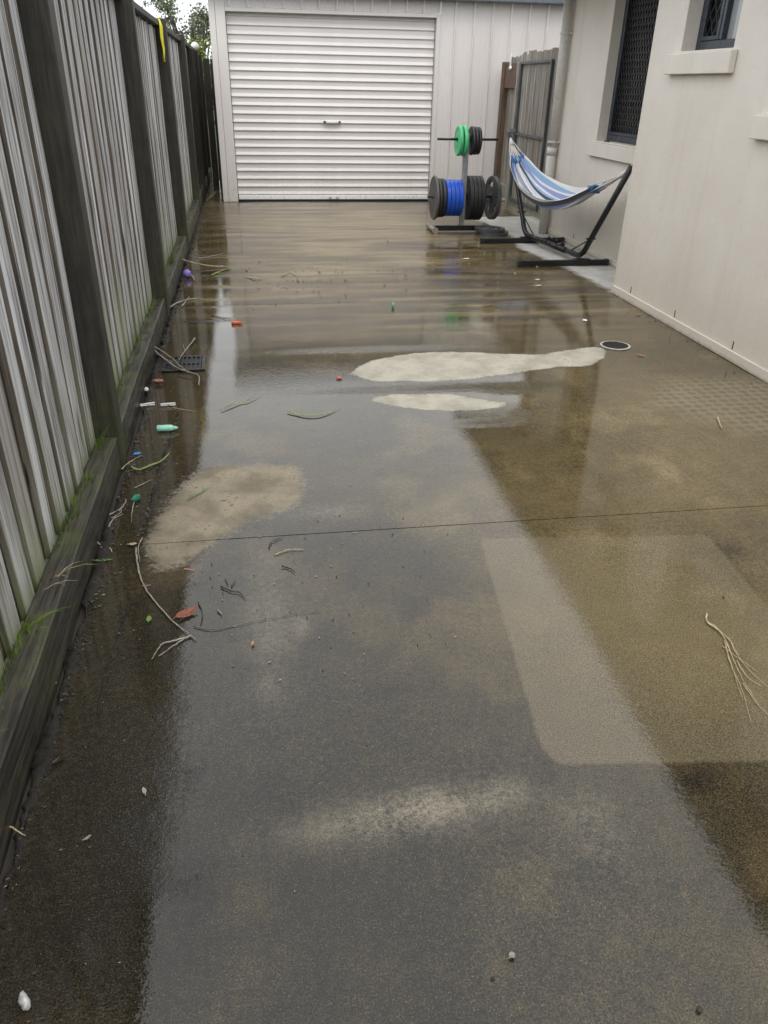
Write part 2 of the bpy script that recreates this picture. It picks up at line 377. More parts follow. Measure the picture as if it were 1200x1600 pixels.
TONE = [((-0.494,1.184),.16),((-0.506,0.908),.12),((-0.516,1.705),.22),((-0.084,1.523),.20),((0.040,0.960),.13),((0.265,0.799),.13),((0.549,0.889),.24),
 ((1.002,1.065),.33),((0.835,0.719),.3),((1.132,1.631),.72),((1.773,2.612),.68),((1.354,2.984),.5),((0.337,2.071),.24),((0.016,1.933),.26),((0.470,2.949),.38),
 ((0.889,2.442),.52),((2.283,3.541),.7),((2.556,4.436),.5),((2.052,5.448),.55),((0.478,6.657),.7),((1.063,9.387),.9),((1.274,7.450),.72),((-0.176,7.536),.6),((-0.331,4.453),.4),
 ((-0.437,2.601),.26),((0.083,3.592),.44),((1.637,6.841),.55),((2.613,6.259),.58),((2.726,9.831),.6),((0.198,10.447),.75),((0.758,4.347),.4),((1.187,1.964),.7),((1.575,1.916),.6)]
POOL = [((-0.512,6.260),.95),((-0.379,4.015),.9),((-0.385,3.180),.85),((-0.198,3.537),.8),((0.490,3.081),.82),((0.719,3.524),1.),((0.098,3.966),.85),((0.304,4.392),.85),
 ((0.692,2.680),.7),((1.257,3.140),.85),((1.562,3.523),.9),((1.647,2.951),.55),((1.630,2.353),.3),((0.355,2.187),.4),((0.102,1.765),.34),((0.807,1.832),.5),((1.037,1.644),.55),
 ((-0.374,1.983),.62),((-0.457,1.357),.34),((-0.497,0.968),.42),((-0.452,1.100),.3),((-0.278,0.818),.85),((-0.204,0.865),.34),((0.189,1.090),.12),((0.148,0.816),.1),((0.549,0.889),.22),
 ((0.871,0.844),.62),((0.928,1.075),.52),((0.869,1.282),.55),((-0.299,1.600),.62),((0.996,0.979),.6),((-0.374,8.213),.8),((-0.192,4.975),.95),((0.953,6.149),.22),((1.063,9.387),.08),((0.422,7.500),.2),((1.736,8.906),.15),((1.893,7.413),.75),((2.138,6.542),.5),((1.933,5.102),.75),
 ((2.697,4.713),.42),((3.162,7.028),.0),((-0.020,3.139),.75),((0.311,2.562),.65),((-0.228,1.233),.45)]
def idw(x, y, L, pw=1.6):
    s = t = 0
    for (a, b), v in L:
        q = 1/((x-a)**2+((y-b)*.8)**2+.012)**pw; s += q*v; t += q
    return s/t
def gs(x, y, c, sx, sy): return math.exp(-((x-c[0])/sx)**2-((y-c[1])/sy)**2)
def sst(a, b, v): q = max(0, min(1, (v-a)/(b-a))); return q*q*(3-2*q)
def fields(x, y):
    dry = max(sdpoly(x, y, DRY1), sdpoly(x, y, DRY2)) if .2 < x < 2.4 and 3. < y < 5.2 else -1.
    semi = sdpoly(x, y, SEMI) if x < .8 and 1.4 < y < 3.6 else -1.
    mt_ = sdpoly(x, y, MATR) if .2 < x and .5 < y < 2.8 else -1.
    dt = sst(-.12, .15, sdpoly(x, y, MATD)) if x > 1.5 and 2 < y < 4.6 else 0.
    pa = sdpoly(x, y, PATH) if x > 2.2 and y > 5 else -1.
    sm = min(1, .95*gs(x, y, (0.306,1.139), .14, .045)+.5*gs(x, y, (0.136,1.114), .18, .05)+.45*gs(x, y, (0.484,1.163), .06, .04)
             +.8*gs(x, y, (1.428,5.031), .12, .14)+.35*gs(x, y, (0.639,1.045), .07, .10)+.55*gs(x, y, (0.197,2.525), .13, .05)+.5*gs(x, y, (-0.043,1.908), .07, .28)
             +.5*gs(x, y, (0.051,1.848), .03, .06)+.35*gs(x, y, (-0.058,1.581), .03, .04))
    rp = min(1, .9*gs(x, y, (1.022,3.820), .42, .035)+1.*gs(x, y, (1.294,3.772), .12, .05)+.9*gs(x, y, (1.060,3.319), .13, .03)+.6*gs(x, y, (1.225,3.383), .05, .06)
             +.8*gs(x, y, (0.594,6.726), .1, .12)+.35*gs(x, y, (0.711,4.543), .5, .05))
    e = x-fx(y)
    edark = sst(.32, .02, e)*.5+.3*sst(.10, .0, e)
    mo = min(1, .9*gs(x, y, (1.312,5.206), .13, .16)+.25*gs(x, y, (1.202,4.925), .2, .15))
    far = sst(3.2, 6.2, y)
    tn = idw(x, y, TONE)
    tn += .09*mnoise.fractal((x*.9, y*.9, 3), 1., 2., 4)
    tn += far*(.42*mnoise.fractal((x*.9+.3*mnoise.noise((x, y, 9)), y*6.5, 5), .9, 2., 4))
    tn -= .28*gs(x, y, (0.940,1.126), .05, .03)+.25*gs(x, y, (0.277,1.534), .05, .012)+.2*gs(x, y, (0.599,1.432), .06, .01)+.2*gs(x, y, (1.554,2.081), .08, .05)
    wo_ = mnoise.fractal((x*2.6, y*2.0, 8), .8, 2., 5); tn += .13*sst(.15, .5, wo_)*(1-far)
    pn = idw(x, y, POOL)+.18*mnoise.fractal((x*2.2, y*2.2, 12), 1., 2., 4)-far*.75*abs(mnoise.noise((x*.8, y*5., 15)))-far*.6*abs(mnoise.noise((x*1.6, y*13., 17)))
    return dry, semi, mt_, dt, pa, sm, rp, edark, mo, tn, pn
FN = ('dry', 'semidry', 'matprint', 'dotprint', 'path', 'smear', 'ripple', 'edge_dark', 'moss', 'tone', 'pool')
def slab(x0f, x1, y0, y1, step=.035, bt=.09):
    nx = max(2, int((x1-x0f(y0))/step)); ny = max(2, int((y1-y0)/step))
    V = []; F = []; A = [[] for _ in FN]
    for j in range(ny+1):
        y = y0+(y1-y0)*j/ny; xa = x0f(y)
        for i in range(nx+1):
            x = xa+(x1-xa)*i/nx
            z = .0022*mnoise.noise((x*1.1, y*1.1, 0))
            V.append((x, y, z))
            for k, v in enumerate(fields(x, y)): A[k].append(v)
    W = nx+1
    for j in range(ny):
        for i in range(nx): F.append((j*W+i, j*W+i+1, (j+1)*W+i+1, (j+1)*W+i))
    edge = [i for i in range(W)]+[j*W+nx for j in range(1, ny+1)]+[ny*W+i for i in range(nx-1, -1, -1)]+[j*W for j in range(ny-1, 0, -1)]
    b0 = len(V)
    for zz in (None, -bt):
        for e in edge:
            V.append((V[e][0], V[e][1], V[e][2] if zz is None else zz))
            for k in range(len(FN)): A[k].append(A[k][e])
    n = len(edge)
    for q in range(n): F.append((b0+q, b0+n+q, b0+n+(q+1) % n, b0+(q+1) % n))
    me = bpy.data.meshes.new('slab'); me.from_pydata(V, [], F)
    for nm, a in zip(FN, A): me.attributes.new(nm, 'FLOAT', 'POINT').data.foreach_set('value', a)
    me.materials.append(MT['conc'])
    for p_ in me.polygons: p_.use_smooth = True
    return me
bm = bmesh.new(); box(bm, -.9, 3.3, -2.5, 14.3, -.055, -.022)
drive = obj('driveway', bm, MT['dirt'], kind='structure', label='long wet concrete driveway leading to the shed')
G_ = .0025
sl0 = lambda y: fx(y)+.018
link('slab', slab(sl0, 2.755, -1.5, 2.371-G_, .035), drive)
link('slab', slab(sl0, 2.755, 2.371+G_, 5.707-G_*1.2, .035), drive)
link('slab', slab(sl0, 3.195, 5.707+G_*1.2, 9.04-G_, .05), drive)
link('slab', slab(sl0, 3.195, 9.04+G_, 11.36, .06), drive)
link('slab', slab(sl0, -.50, 11.37, 14.0, .1), drive)
link('slab', slab(lambda y: 3.20, 4.6, 8.95, 11.36, .1), drive)

# ================================================================ FENCE
fence = empty('timber_fence', (-.58, 0, 0), .014, label='long weathered grey paling fence with dark posts along the left of the driveway', cat='fence')
def paling_mesh(h, wd, th=.019, seed=0):
    rnd = random.Random(seed); bm = bmesh.new(); n = 5; rows = []
    bow = rnd.uniform(-.004, .004); cup = rnd.uniform(-.002, .002); ph = rnd.uniform(0, 6)
    for i in range(n+1):
        q = i/n; z = h*q; o = bow*math.sin(math.pi*q)+.0015*math.sin(ph+5*q); s = .002*math.sin(ph*2+7*q)
        c = .003
        rows.append([bm.verts.new(p) for p in ((o-th, s, z), (o-c, s, z), (o, s+c, z), (o+cup, s+wd/2, z), (o, s+wd-c, z), (o-c, s+wd, z), (o-th, s+wd, z))])
    for a, b in zip(rows, rows[1:]):
        for k in range(7): bm.faces.new((a[k], a[(k+1) % 7], b[(k+1) % 7], b[k])).material_index = 1 if k in (0, 5, 6) else 0  # side and back faces take the darker tone: edge shade put into colour
    bm.faces.new(rows[0]); bm.faces.new(rows[-1])
    return mesh(bm, 'paling', [MT['paling'], MT['shadepaling']])
PF = [paling_mesh(1.70, random.choice((.096, .10, .09, .078)), seed=i) for i in range(8)]
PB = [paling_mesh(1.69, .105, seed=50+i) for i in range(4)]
for me in PB: me.materials.clear(); me.materials.append(MT['shadepaling']); me.materials.append(MT['shadepaling'])
posts = [-1.75, .63, 3.02, 5.38, 7.82, 10.47, 12.2, 13.4, 14.8]
def post_mesh(h):
    bm = bmesh.new(); n = 4
    box(bm, -.115, .0, 0, .10, 0, h); bmesh.ops.subdivide_edges(bm, edges=[e for e in bm.edges if abs(e.verts[0].co.z-e.verts[1].co.z) > .5], cuts=5)
    for v in bm.verts:
        v.co.x += random.uniform(-.002, .002); v.co.y += random.uniform(-.002, .002)
        if v.co.z > h-.01: v.co.z += random.uniform(-.01, .01)
    bev(bm, .004); return mesh(bm, 'post', MT['post'])
for k, py in enumerate(posts):
    link('post', post_mesh(1.93 if k < 6 else 1.86), fence, (random.uniform(-.003, .003), py, -.04), (0, random.uniform(-.004, .004), 0))
for k in range(len(posts)-1):
    a, b = posts[k]+.10, posts[k+1]
    if b < .2: continue
    y = a+.002; i = 0
    while y < b-.03:
        me = PF[random.randrange(8)]; wd = max(v.co.y for v in me.vertices)
        if y+wd > b: y = b-wd-.001
        link('paling', me, fence, (-.088+random.uniform(-.003, .003), y, .115+random.uniform(-.012, .004)), (random.uniform(-.003, .003), 0, random.uniform(-.03, .03)))
        gap = random.uniform(.045, .075)
        if y+wd < b-.004:
            link('paling', PB[random.randrange(4)], fence, (-.112+random.uniform(-.002, .002), min(y+wd+gap/2-.0525, b-.104), .11))
        y += wd+gap
        if b-y < .05: break
    # capping, rails behind
    bbox('capping_board', MT['paling'] if 0 else MT['post'], fence, -.135, -.045, a-.0+.002, b-.002, 1.822, 1.862, .004)
    for z in (.35, 1.0, 1.6): bbox('rail', MT['post'], fence, -.175, -.130, a, b, z, z+.07, .004)
    # plinth sleeper
    for z0, z1, off in ((-.05, .142, 0),):
        bm = bmesh.new(); box(bm, -.086, -.012+off, a+.004, b-.006, z0, z1)
        bmesh.ops.subdivide_edges(bm, edges=[e for e in bm.edges if abs(e.verts[0].co.y-e.verts[1].co.y) > .3], cuts=7)
        for v in bm.verts: v.co.x += random.uniform(-.0025, .0025); v.co.z += random.uniform(-.002, .002)
        bev(bm, .004); obj('sleeper', bm, MT['sleeper'], fence)

rear = empty('gap_filler_screen', (-.62, 13.0, 0), 0, label='added dark timber screen filling the gap between fence and shed', cat='fence')  # added screen, put in to fill the gap with dark
for k in range(4):
    me = paling_mesh(1.72, .092, .016, 300+k); me.materials.clear(); me.materials.append(MT['post']); me.materials.append(MT['post'])
    link('paling', me, rear, (-.06+k*.10, 0, .0), (0, 0, -math.pi/2))
bbox('rail', MT['post'], rear, -.06, .33, .018, .06, 1.2, 1.28, .004)

# ================================================================ SHED
SY = 11.37; DX0, DX1, DH = -.277, 2.387, 2.19; SXL, SXR = -.475, 7.2; SH = 2.40
shed = empty('garage_shed', (0, SY, 0), 0, label='cream steel shed with a closed roller door at the end of the driveway', cat='shed')
def panel(name, x0, x1, z0, z1):
    """one pan of ribbed wall sheet, rib on its right edge"""
    prof = [(x0, 0)]
    wd = x1-x0
    for q in (.35, .65):
        prof += [(x0+wd*q-.010, 0), (x0+wd*q-.004, -.002), (x0+wd*q+.004, -.002), (x0+wd*q+.010, 0)]
    prof += [(x1-.030, 0), (x1-.022, -.020), (x1-.010, -.020), (x1-.001, 0)]
    bm = bmesh.new()
    lo = [bm.verts.new((x, y, z0)) for x, y in prof]; hi = [bm.verts.new((x, y, z1)) for x, y in prof]
    for i in range(len(prof)-1): bm.faces.new((lo[i], lo[i+1], hi[i+1], hi[i]))
    for vs in (lo, hi): pass
    return obj(name, bm, MT['sheet'], shed)
panel('cladding_panel', DX0+.001, -.212, DH+.045, SH); x = -.2115
while x < DX1+.03:
    panel('cladding_panel', x, min(x+.2215, DX1+.051), DH+.045, SH); x += .2215
x = DX1+.052
for wd in [.205]+[.246]*17:
    panel('cladding_panel', x, x+wd, .01, SH); x += wd
    if x > SXR-.2: break
SXR = x
# corner post trim and door surround
bbox('corner_trim', MT['trim'], shed, SXL, SXL+.075, -.022, .10, .0, SH, .004)
bbox('door_jamb', MT['trim'], shed, SXL+.077, DX0, -.018, .14, .0, SH-.001, .004)
bbox('door_jamb', MT['trim'], shed, DX1, DX1+.05, -.018, .14, .0, DH+.043, .004)
bbox('door_head', MT['trim'], shed, DX0+.001, DX1-.001, -.020, .14, DH, DH+.043, .004)
bbox('side_wall', MT['sheet'], shed, SXL+.002, SXL+.03, .102, 5.5, .0, SH, 0)
bbox('side_wall', MT['sheet'], shed, SXR-.03, SXR, .02, 5.5, .0, SH, 0)
bbox('rear_wall', MT['sheet'], shed, SXL+.031, SXR-.031, 5.47, 5.5, .0, SH, 0)
rf = bmesh.new(); box(rf, SXL-.05, SXR+.1, -.06, 5.6, 0, .03)
for v in rf.verts:
    v.co.z += SH+.03+max(0, v.co.y)*.09
obj('roof', rf, MT['slate'], shed)
bm = bmesh.new(); box(bm, SXL-.04, SXR+.1, -.15, -.002, SH-.03, SH+.10); bev(bm, .012, 2)
obj('gutter', bm, MT['slate'], shed)
# roller door
door = empty('roller_door', (0, .075, 0)); door.parent = shed
PIT = .0985; RY = 0.
def slat_mesh(h):
    # down the slat: flat recess, ramp out, undercut
    k = h/PIT
    prof = [(0, h), (0, h-.052*k), (-.003, h-.058*k), (-.015, h-.082*k), (-.017, h-.088*k), (-.014, h-.0935*k), (.001, h-.0975*k), (.001, 0)]
    bm = bmesh.new(); n = 6; cols = []
    for i in range(n+1):
        xx = DX0+.006+(DX1-DX0-.012)*i/n
        cols.append([bm.verts.new((xx, y+random.uniform(-.0007, .0007), z)) for y, z in prof])
    for a, b in zip(cols, cols[1:]):
        for i in range(len(prof)-1): bm.faces.new((a[i], a[i+1], b[i+1], b[i]))
    return mesh(bm, 'slat', MT['door'])
SMS = [slat_mesh(PIT) for _ in range(3)]
z = .078
i = 0
while z < DH+.02:
    link('slat', SMS[i % 3], door, (0, 0, z)); z += PIT; i += 1
bbox('bottom_rail', MT['zinc'], door, DX0+.008, DX1-.008, -.030, .012, .022, .075, .004)
bbox('rubber_seal', MT['rubber'], door, DX0+.010, DX1-.010, -.022, .005, .0, .021, .002)
hd = empty('lock_handle', (1.03, -.018, .985)); hd.parent = door
bbox('back_plate', MT['zinc'], hd, -.115, .115, -.006, .004, -.018, .018, .003)
bm = bmesh.new(); tube(bm, [(-.05, -.004, 0), (-.05, -.035, 0)], .008, 8); tube(bm, [(.05, -.004, 0), (.05, -.035, 0)], .008, 8); tube(bm, [(-.085, -.035, -.002), (.085, -.035, -.002)], .010, 8)
obj('grip', bm, MT['zinc'], hd)
for x in (-.1, .1): bbox('mount', MT['frame'], hd, x-.016, x+.016, -.022, -.006, -.014, .014, .003)
for x in (.99, 1.09): bbox('latch', MT['galv'], door, x-.018, x+.018, -.042, -.031, .035, .065, .003)
bm = bmesh.new(); box(bm, DX0, DX1, .12, .13, 0, DH); obj('dark_interior', bm, MT['rubber'], shed)

# ================================================================ HOUSE
XW, YC = 2.768, 5.865; HT = 2.42; YE = 8.93
house = empty('house', (XW, YC, 0), 0, label='cream rendered house with a recessed wing along the right of the driveway', cat='house')
HO = Vector((XW, YC, 0))
def hp(o, p=house):
    o.parent = p; o.location = -HO; return o
def wall_plane(name, x0, x1, ya, yb, holes):
    """wall between x0 (outer) and x1, holes [(y0,y1,z0,z1)] sorted by y"""
    bm = bmesh.new(); y = ya
    for (a, b, z0, z1) in holes:
        box(bm, x0, x1, y, a, 0, HT); box(bm, x0, x1, a, b, 0, z0); box(bm, x0, x1, a, b, z1, HT); y = b
    box(bm, x0, x1, y, yb, 0, HT)
    return hp(obj(name, bm, MT['render']))
SW = (4.80, 5.43, 1.645, 2.30); BW = (6.70, 7.65, 1.0, 2.25); KW = (3.10, 4.28, 1.325, 2.30)
wall_plane('wall', XW, XW+.22, -2.0, YC, [KW, SW])
wall_plane('wall', XR, XR+.22, YC+.221-.22, YE, [BW])
bm = bmesh.new(); box(bm, XW+.222, XR-.002, YC-.22, YC-.001, 0, HT-.001); hp(obj('return_wall', bm, MT['render']))
bm = bmesh.new(); box(bm, XR+.222, 9, YE-.22, YE-.001, 0, HT); hp(obj('rear_wall', bm, MT['render']))
# plinth ledge: slab edge with a dark shadow joint above it
def ledge(x, ya, yb):
    hp(bbox('plinth', MT['render'], None, x-.016, x-.001, ya, yb, 0.0, .062, .003))
ledge(XW, -1.9, YC-.003); ledge(XR, YC+.002, YE-.002)
for y in (5.55, 4.85, 4.12, 3.4): hp(bbox('weep_hole', MT['rubber'], None, XW-.003, XW+.004, y-.003, y+.003, .066, .115, 0))
for y in (7.9, 6.7): hp(bbox('weep_hole', MT['rubber'], None, XR-.003, XR+.004, y-.003, y+.003, .066, .115, 0))
def lattice(bm, x, y0, y1, z0, z1, py, pz, wd, th):
    """diamond security grille in the plane x"""
    def strip(a, b):
        a = Vector(a); b = Vector(b); d = (b-a).normalized(); n = Vector((-d.y, d.x))*wd/2
        q = [a+n, a-n, b-n, b+n]
        f = [bm.verts.new((x, p.x, p.y)) for p in q]; g = [bm.verts.new((x+th, p.x, p.y)) for p in q]
        bm.faces.new(f); bm.faces.new(g[::-1])
        for i in range(4): bm.faces.new((f[i], f[(i+1) % 4], g[(i+1) % 4], g[i]))
    s = pz/py; k0 = int((z0-s*y1)/pz)-1; k1 = int((z1-s*y0)/pz)+1
    for sg in (1, -1):
        ks = range(int(min(z0-sg*s*y0, z0-sg*s*y1)/pz)-1, int(max(z1-sg*s*y0, z1-sg*s*y1)/pz)+2)
        for k in ks:
            c = k*pz
            pts = []
            for y in (y0, y1):
                z = sg*s*y+c
                if z0 <= z <= z1: pts.append((y, z))
            for z in (z0, z1):
                y = (z-c)/(sg*s)
                if y0 <= y <= y1: pts.append((y, z))
            if len(pts) >= 2:
                pts.sort(); a, b = pts[0], pts[-1]
                if (a[0]-b[0])**2+(a[1]-b[1])**2 > 1e-4: strip(a, b)
def window(x, o, panes, dep=.095, sill=(.10, .13, .045), lat=None):
    y0, y1, z0, z1 = o
    wn = hp(empty('window')); xf = x+dep
    fr = .045
    def part(nm, m, *a, bv=.003): 
        ob = bbox(nm, m, None, *a, bv); ob.parent = wn; return ob
    part('frame', MT['frame'], xf, xf+.06, y0+.001, y0+fr, z0+.001, z1-.001)
    part('frame', MT['frame'], xf, xf+.06, y1-fr, y1-.001, z0+.001, z1-.001)
    part('frame', MT['frame'], xf-.004, xf+.06, y0+fr+.001, y1-fr-.001, z0+.001, z0+fr+.01)
    part('frame', MT['frame'], xf-.004, xf+.06, y0+fr+.001, y1-fr-.001, z1-fr, z1-.001)
    yy = y0+fr
    for i, (q, mt, lt) in enumerate(panes):
        ye = y0+fr+(y1-y0-2*fr)*q
        part('pane', mt, xf+.035, xf+.041, yy+.002, ye-.002, z0+fr+.012, z1-fr-.002, bv=0)
        if lt:
            bm = bmesh.new(); lattice(bm, xf+.004, yy+.03, ye-.03, z0+fr+.035, z1-fr-.03, lt[0], lt[1], lt[2], .004)
            ob = obj('security_screen', bm, MT['screen']); ob.parent = wn
            for a in ((yy+.002, yy+.030), (ye-.030, ye-.002)): part('screen_rail', MT['frame'], xf-.006, xf+.014, a[0], a[1], z0+fr+.012, z1-fr-.004)
            part('screen_rail', MT['frame'], xf-.006, xf+.014, yy+.031, ye-.031, z0+fr+.012, z0+fr+.036)
        if i < len(panes)-1: part('mullion', MT['frame'], xf-.002, xf+.055, ye-.015, ye+.015, z0+fr+.011, z1-fr-.001)
        yy = ye+(.016 if i < len(panes)-1 else 0)
    ex, sh, pj = sill
    bm = bmesh.new(); box(bm, x-pj, x+dep-.002, y0-ex*.6, y1+ex, z0-sh, z0-.001)
    for v in bm.verts:
        if v.co.x < x and v.co.z > z0-.01: v.co.z -= .012
    # the sill only projects in front of the wall beyond the opening
    bmesh.ops.bisect_plane(bm, geom=bm.verts[:]+bm.edges[:]+bm.faces[:], plane_co=(x-.002, 0, 0), plane_no=(1, 0, 0), clear_outer=True)
    bmesh.ops.holes_fill(bm, edges=bm.edges[:])
    bev(bm, .005, 2); ob = obj('sill', bm, MT['render']); ob.parent = wn
    return wn
window(XR, BW, [(1., MT['glass'], (.052, .105, .0075))])
window(XW, SW, [(.55, MT['glass_refl'], None), (1., MT['glass'], (.07, .115, .007))])
window(XW, KW, [(.5, MT['glass'], None), (1., MT['glass'], None)])
# eaves
EX = 2.52
bm = bmesh.new(); box(bm, EX+.001, 5.5, -2.3, YE+.4, HT-.045, HT-.034); hp(obj('soffit', bm, MT['soffit']))
bm = bmesh.new(); box(bm, EX-.115, EX, -2.4, YE+.45, HT-.085, HT+.0); bev(bm, .015, 2); hp(obj('gutter', bm, MT['slate']))
bm = bmesh.new()
vs = [bm.verts.new(p) for p in ((EX-.04, -2.4, HT-.01), (EX-.04, YE+.45, HT-.01), (6.2, 6.0, HT+1.6), (6.2, -2.4, HT+1.6), (10, YE+.45, HT-.01), (10, 6, HT+1.6))]
bm.faces.new((vs[0], vs[1], vs[2], vs[3])); bm.faces.new((vs[1], vs[4], vs[5], vs[2])); hp(obj('roof', bm, MT['rooftile']))
# downpipe
dp = hp(empty('downpipe'))
bm = bmesh.new(); px_, py_ = XR-.062, 8.66
tube(bm, [(px_, py_, .0), (px_, py_, .86)], .050, 16); tube(bm, [(px_, py_, .858), (px_, py_, HT+.0)], .046, 16)
o = obj('pipe', bm, MT['pipe']); o.parent = dp
bm = bmesh.new(); tube(bm, [(px_, py_, .80), (px_, py_, .875)], .0535, 16); o = obj('pipe_joint', bm, MT['pipe']); o.parent = dp
for z in (.92, 1.9):
    bm = bmesh.new(); lathe(bm, [(.0505, z), (.0545, z), (.0545, z+.022), (.0505, z+.022)], 20, 'Z'); bmesh.ops.translate(bm, verts=bm.verts, vec=(px_, py_, 0))
    box(bm, px_+.03, XR+.01, py_-.062, py_-.046, z, z+.022)
    o = obj('bracket', bm, MT['pipe']); o.parent = dp

# ================================================================ SIDE GATE between house and shed
gate = empty('side_gate', (3.28, 9.05, 0), 0, label='weathered timber side gate with grey steel frame between shed and house', cat='gate')
def gp(o): o.parent = gate; o.location = Vector(o.location)-Vector((3.28, 9.05, 0)); return o
gp(bbox('post', MT['brownpost'], None, 3.275, 3.385, 9.02, 9.13, 0, 1.80, .005))
gp(bbox('post', MT['brownpost'], None, 3.265, 3.375, 11.14, 11.25, 0, 1.72, .005))
gp(bbox('post', MT['gatewood'], None, 3.30, 3.38, 9.145, 9.24, 0, 1.62, .005))
def gboards(y0, y1, z0, zt, xo):
    y = y0; i = 0
    while y < y1-.02:
        wd = min(random.uniform(.085, .10), y1-y)
        h = zt-z0+random.uniform(-.02, .02)
        me = paling_mesh(h, wd-.004, .015, 200+i+int(y0*100)); me.materials.clear(); me.materials.append(MT['gatewood']); me.materials.append(MT['shadepaling'])
        o = link('board', me, None, (xo+random.uniform(-.003, .003), y+wd, z0), (0, 0, math.pi)); gp(o)
        y += wd; i += 1
gboards(9.25, 10.60, .05, 1.80, 3.325)
gboards(10.64, 11.13, .12, 1.78, 3.335)
gp(bbox('rail', MT['brownpost'], None, 3.285, 3.332, 10.62, 11.138, 1.42, 1.70, .004))
gp(bbox('rail', MT['gatewood'], None, 3.285, 3.332, 10.66, 11.138, .12, .28, .004))
gp(bbox('stile_post', MT['gatewood'], None, 3.275, 3.335, 10.56, 10.635, .02, 1.70, .004))
fr_ = empty('steel_frame', (0, 0, 0)); fr_.parent = gate
for a in ((9.40, 9.43, .13, 1.71), (10.52, 10.55, .13, 1.71)):
    o = bbox('frame_bar', MT['gateframe'], None, 3.292, 3.322, a[0], a[1], a[2], a[3], .003); o.parent = fr_; o.location = (-3.28, -9.05, 0)
for z in (.131, .90, 1.679):
    o = bbox('frame_bar', MT['gateframe'], None, 3.291, 3.321, 9.431, 10.519, z, z+.03, .003); o.parent = fr_; o.location = (-3.28, -9.05, 0)
gp(bbox('latch', MT['gateframe'], None, 3.262, 3.290, 10.42, 10.62, .93, .97, .004))
bm = bmesh.new(); tube(bm, catmull([(3.272, 10.86, 1.80), (3.262, 10.86, 1.78), (3.262, 10.862, 1.70), (3.266, 10.858, 1.655)]), [.010]*18+[.016], 7)
bmesh.ops.create_icosphere(bm, subdivisions=2, radius=.024, matrix=Matrix.Translation((3.265, 10.858, 1.645)))
obj('strap', bm, MT['white'], smooth=True, label='short white strap hanging over the top of the side gate', cat='strap')
bm = bmesh.new(); box(bm, 3.262, 3.274, 9.10, 9.115, 1.70, 1.84); bev(bm, .003)
obj('strap', bm, MT['white'], label='thin white strip on the gate post next to the downpipe', cat='strap')

# ================================================================ WEIGHT STAND AND PLATES
WX, WY = 2.235, 8.82; ZL, ZU = .365, .935
ws = empty('weight_stand', (WX, WY, 0), 0, label='steel weight plate tree in front of the shed wall', cat='weight rack')
bbox('upright', MT['steel'], ws, -.027, .027, -.027, .027, .066, .99, .004)
bbox('base_bar', MT['blk'], ws, -.30, .30, -.030, .030, .012, .065, .006)
for s, m in ((-1, 'pegtube'), (1, 'blk')):
    bm = bmesh.new(); tube(bm, [(s*.33, -.15, .032), (s*.33, .22, .032)], .030, 14); obj('foot', bm, MT[m], ws)
    bm = bmesh.new(); tube(bm, [(s*.33, -.165, .034), (s*.33, -.135, .034)], .034, 14); obj('foot_cap', bm, MT['pegtube'] if s < 0 else MT['rubber'], ws)
for z, l0, l1 in ((ZL, -.40, .42), (ZU, -.32, .345)):
    bm = bmesh.new(); tube(bm, [(l0, 0, z), (-.028, 0, z)], .0125, 10); obj('peg', bm, MT['blk'], ws)
    bm = bmesh.new(); tube(bm, [(.028, 0, z), (l1, 0, z)], .0125, 10); obj('peg', bm, MT['blk'], ws)
def plate_bm(R, th, hole=.026, dish=.006, rim=.02):
    bm = bmesh.new(); h = th/2; b = .007
    lathe(bm, [(hole, -h+.002), (hole+.026, -h), (hole+.034, -h+dish), (R-rim-.012, -h+dish), (R-rim, -h), (R-b, -h), (R, -h+b),
               (R, h-b), (R-b, h), (R-rim, h), (R-rim-.012, h-dish), (hole+.034, h-dish), (hole+.026, h), (hole, h-.002)], 56)
    for f in bm.faces: f.smooth = False
    return bm
def plate(xc, zpeg, R, th, m, label, group=None, **k):
    z = zpeg+.0125-.026
    o = obj('weight_plate', plate_bm(R, th, **k), MT[m], None, False, (WX+xc, WY, z), (random.uniform(0, 6), 0, 0), label=label, cat='weight plate')
    if group: o['group'] = group
    for p_ in o.data.polygons: p_.use_smooth = p_.area < .0006
    return o
plate(-.325, ZL, .225, .030, 'greyrubber', 'dusty black plate, outermost on the left of the lower peg', dish=.005, rim=.016)
plate(-.283, ZL, .200, .040, 'rubber', 'black plate just inside the dusty one on the lower left peg', dish=.004)
plate(-.240, ZL, .198, .040, 'rubber', 'black plate touching the blue plates on the lower left peg', dish=.004)
for i, nm in enumerate(('leftmost of the four blue rubber plates on the lower peg', 'second blue rubber plate from the left on the lower peg', 'third blue rubber plate from the left on the lower peg', 'blue rubber plate next to the upright on the lower peg')):
    plate(-.193+i*.0465, ZL, .187, .0455, 'blue', nm, 'blue plates on the lower peg', dish=.005, rim=.03)
for i, nm in enumerate(('large black plate next to the upright on the lower right peg', 'second large black plate right of the upright on the lower peg', 'third large black plate right of the upright on the lower peg', 'outermost of the four large black plates right of the upright')):
    plate(.055+i*.041, ZL, .227, .040, 'rubber', nm, 'large black plates on the lower right peg', dish=.005)
plate(-.083, ZU, .148, .040, 'green', 'outer green rubber plate on the upper left peg', dish=.006)
plate(-.018-.012, ZU, .150, .042, 'green', 'inner green rubber plate next to the upright on the upper peg', dish=.006, hole=.026)
for i, nm in enumerate(('small black plate next to the upright on the upper right peg', 'middle of the three small black plates on the upper peg', 'outermost small black plate on the upper right peg')):
    plate(.055+i*.035, ZU, .140-.003*i, .031, 'rubber', nm, 'small black plates on the upper peg', dish=.005)
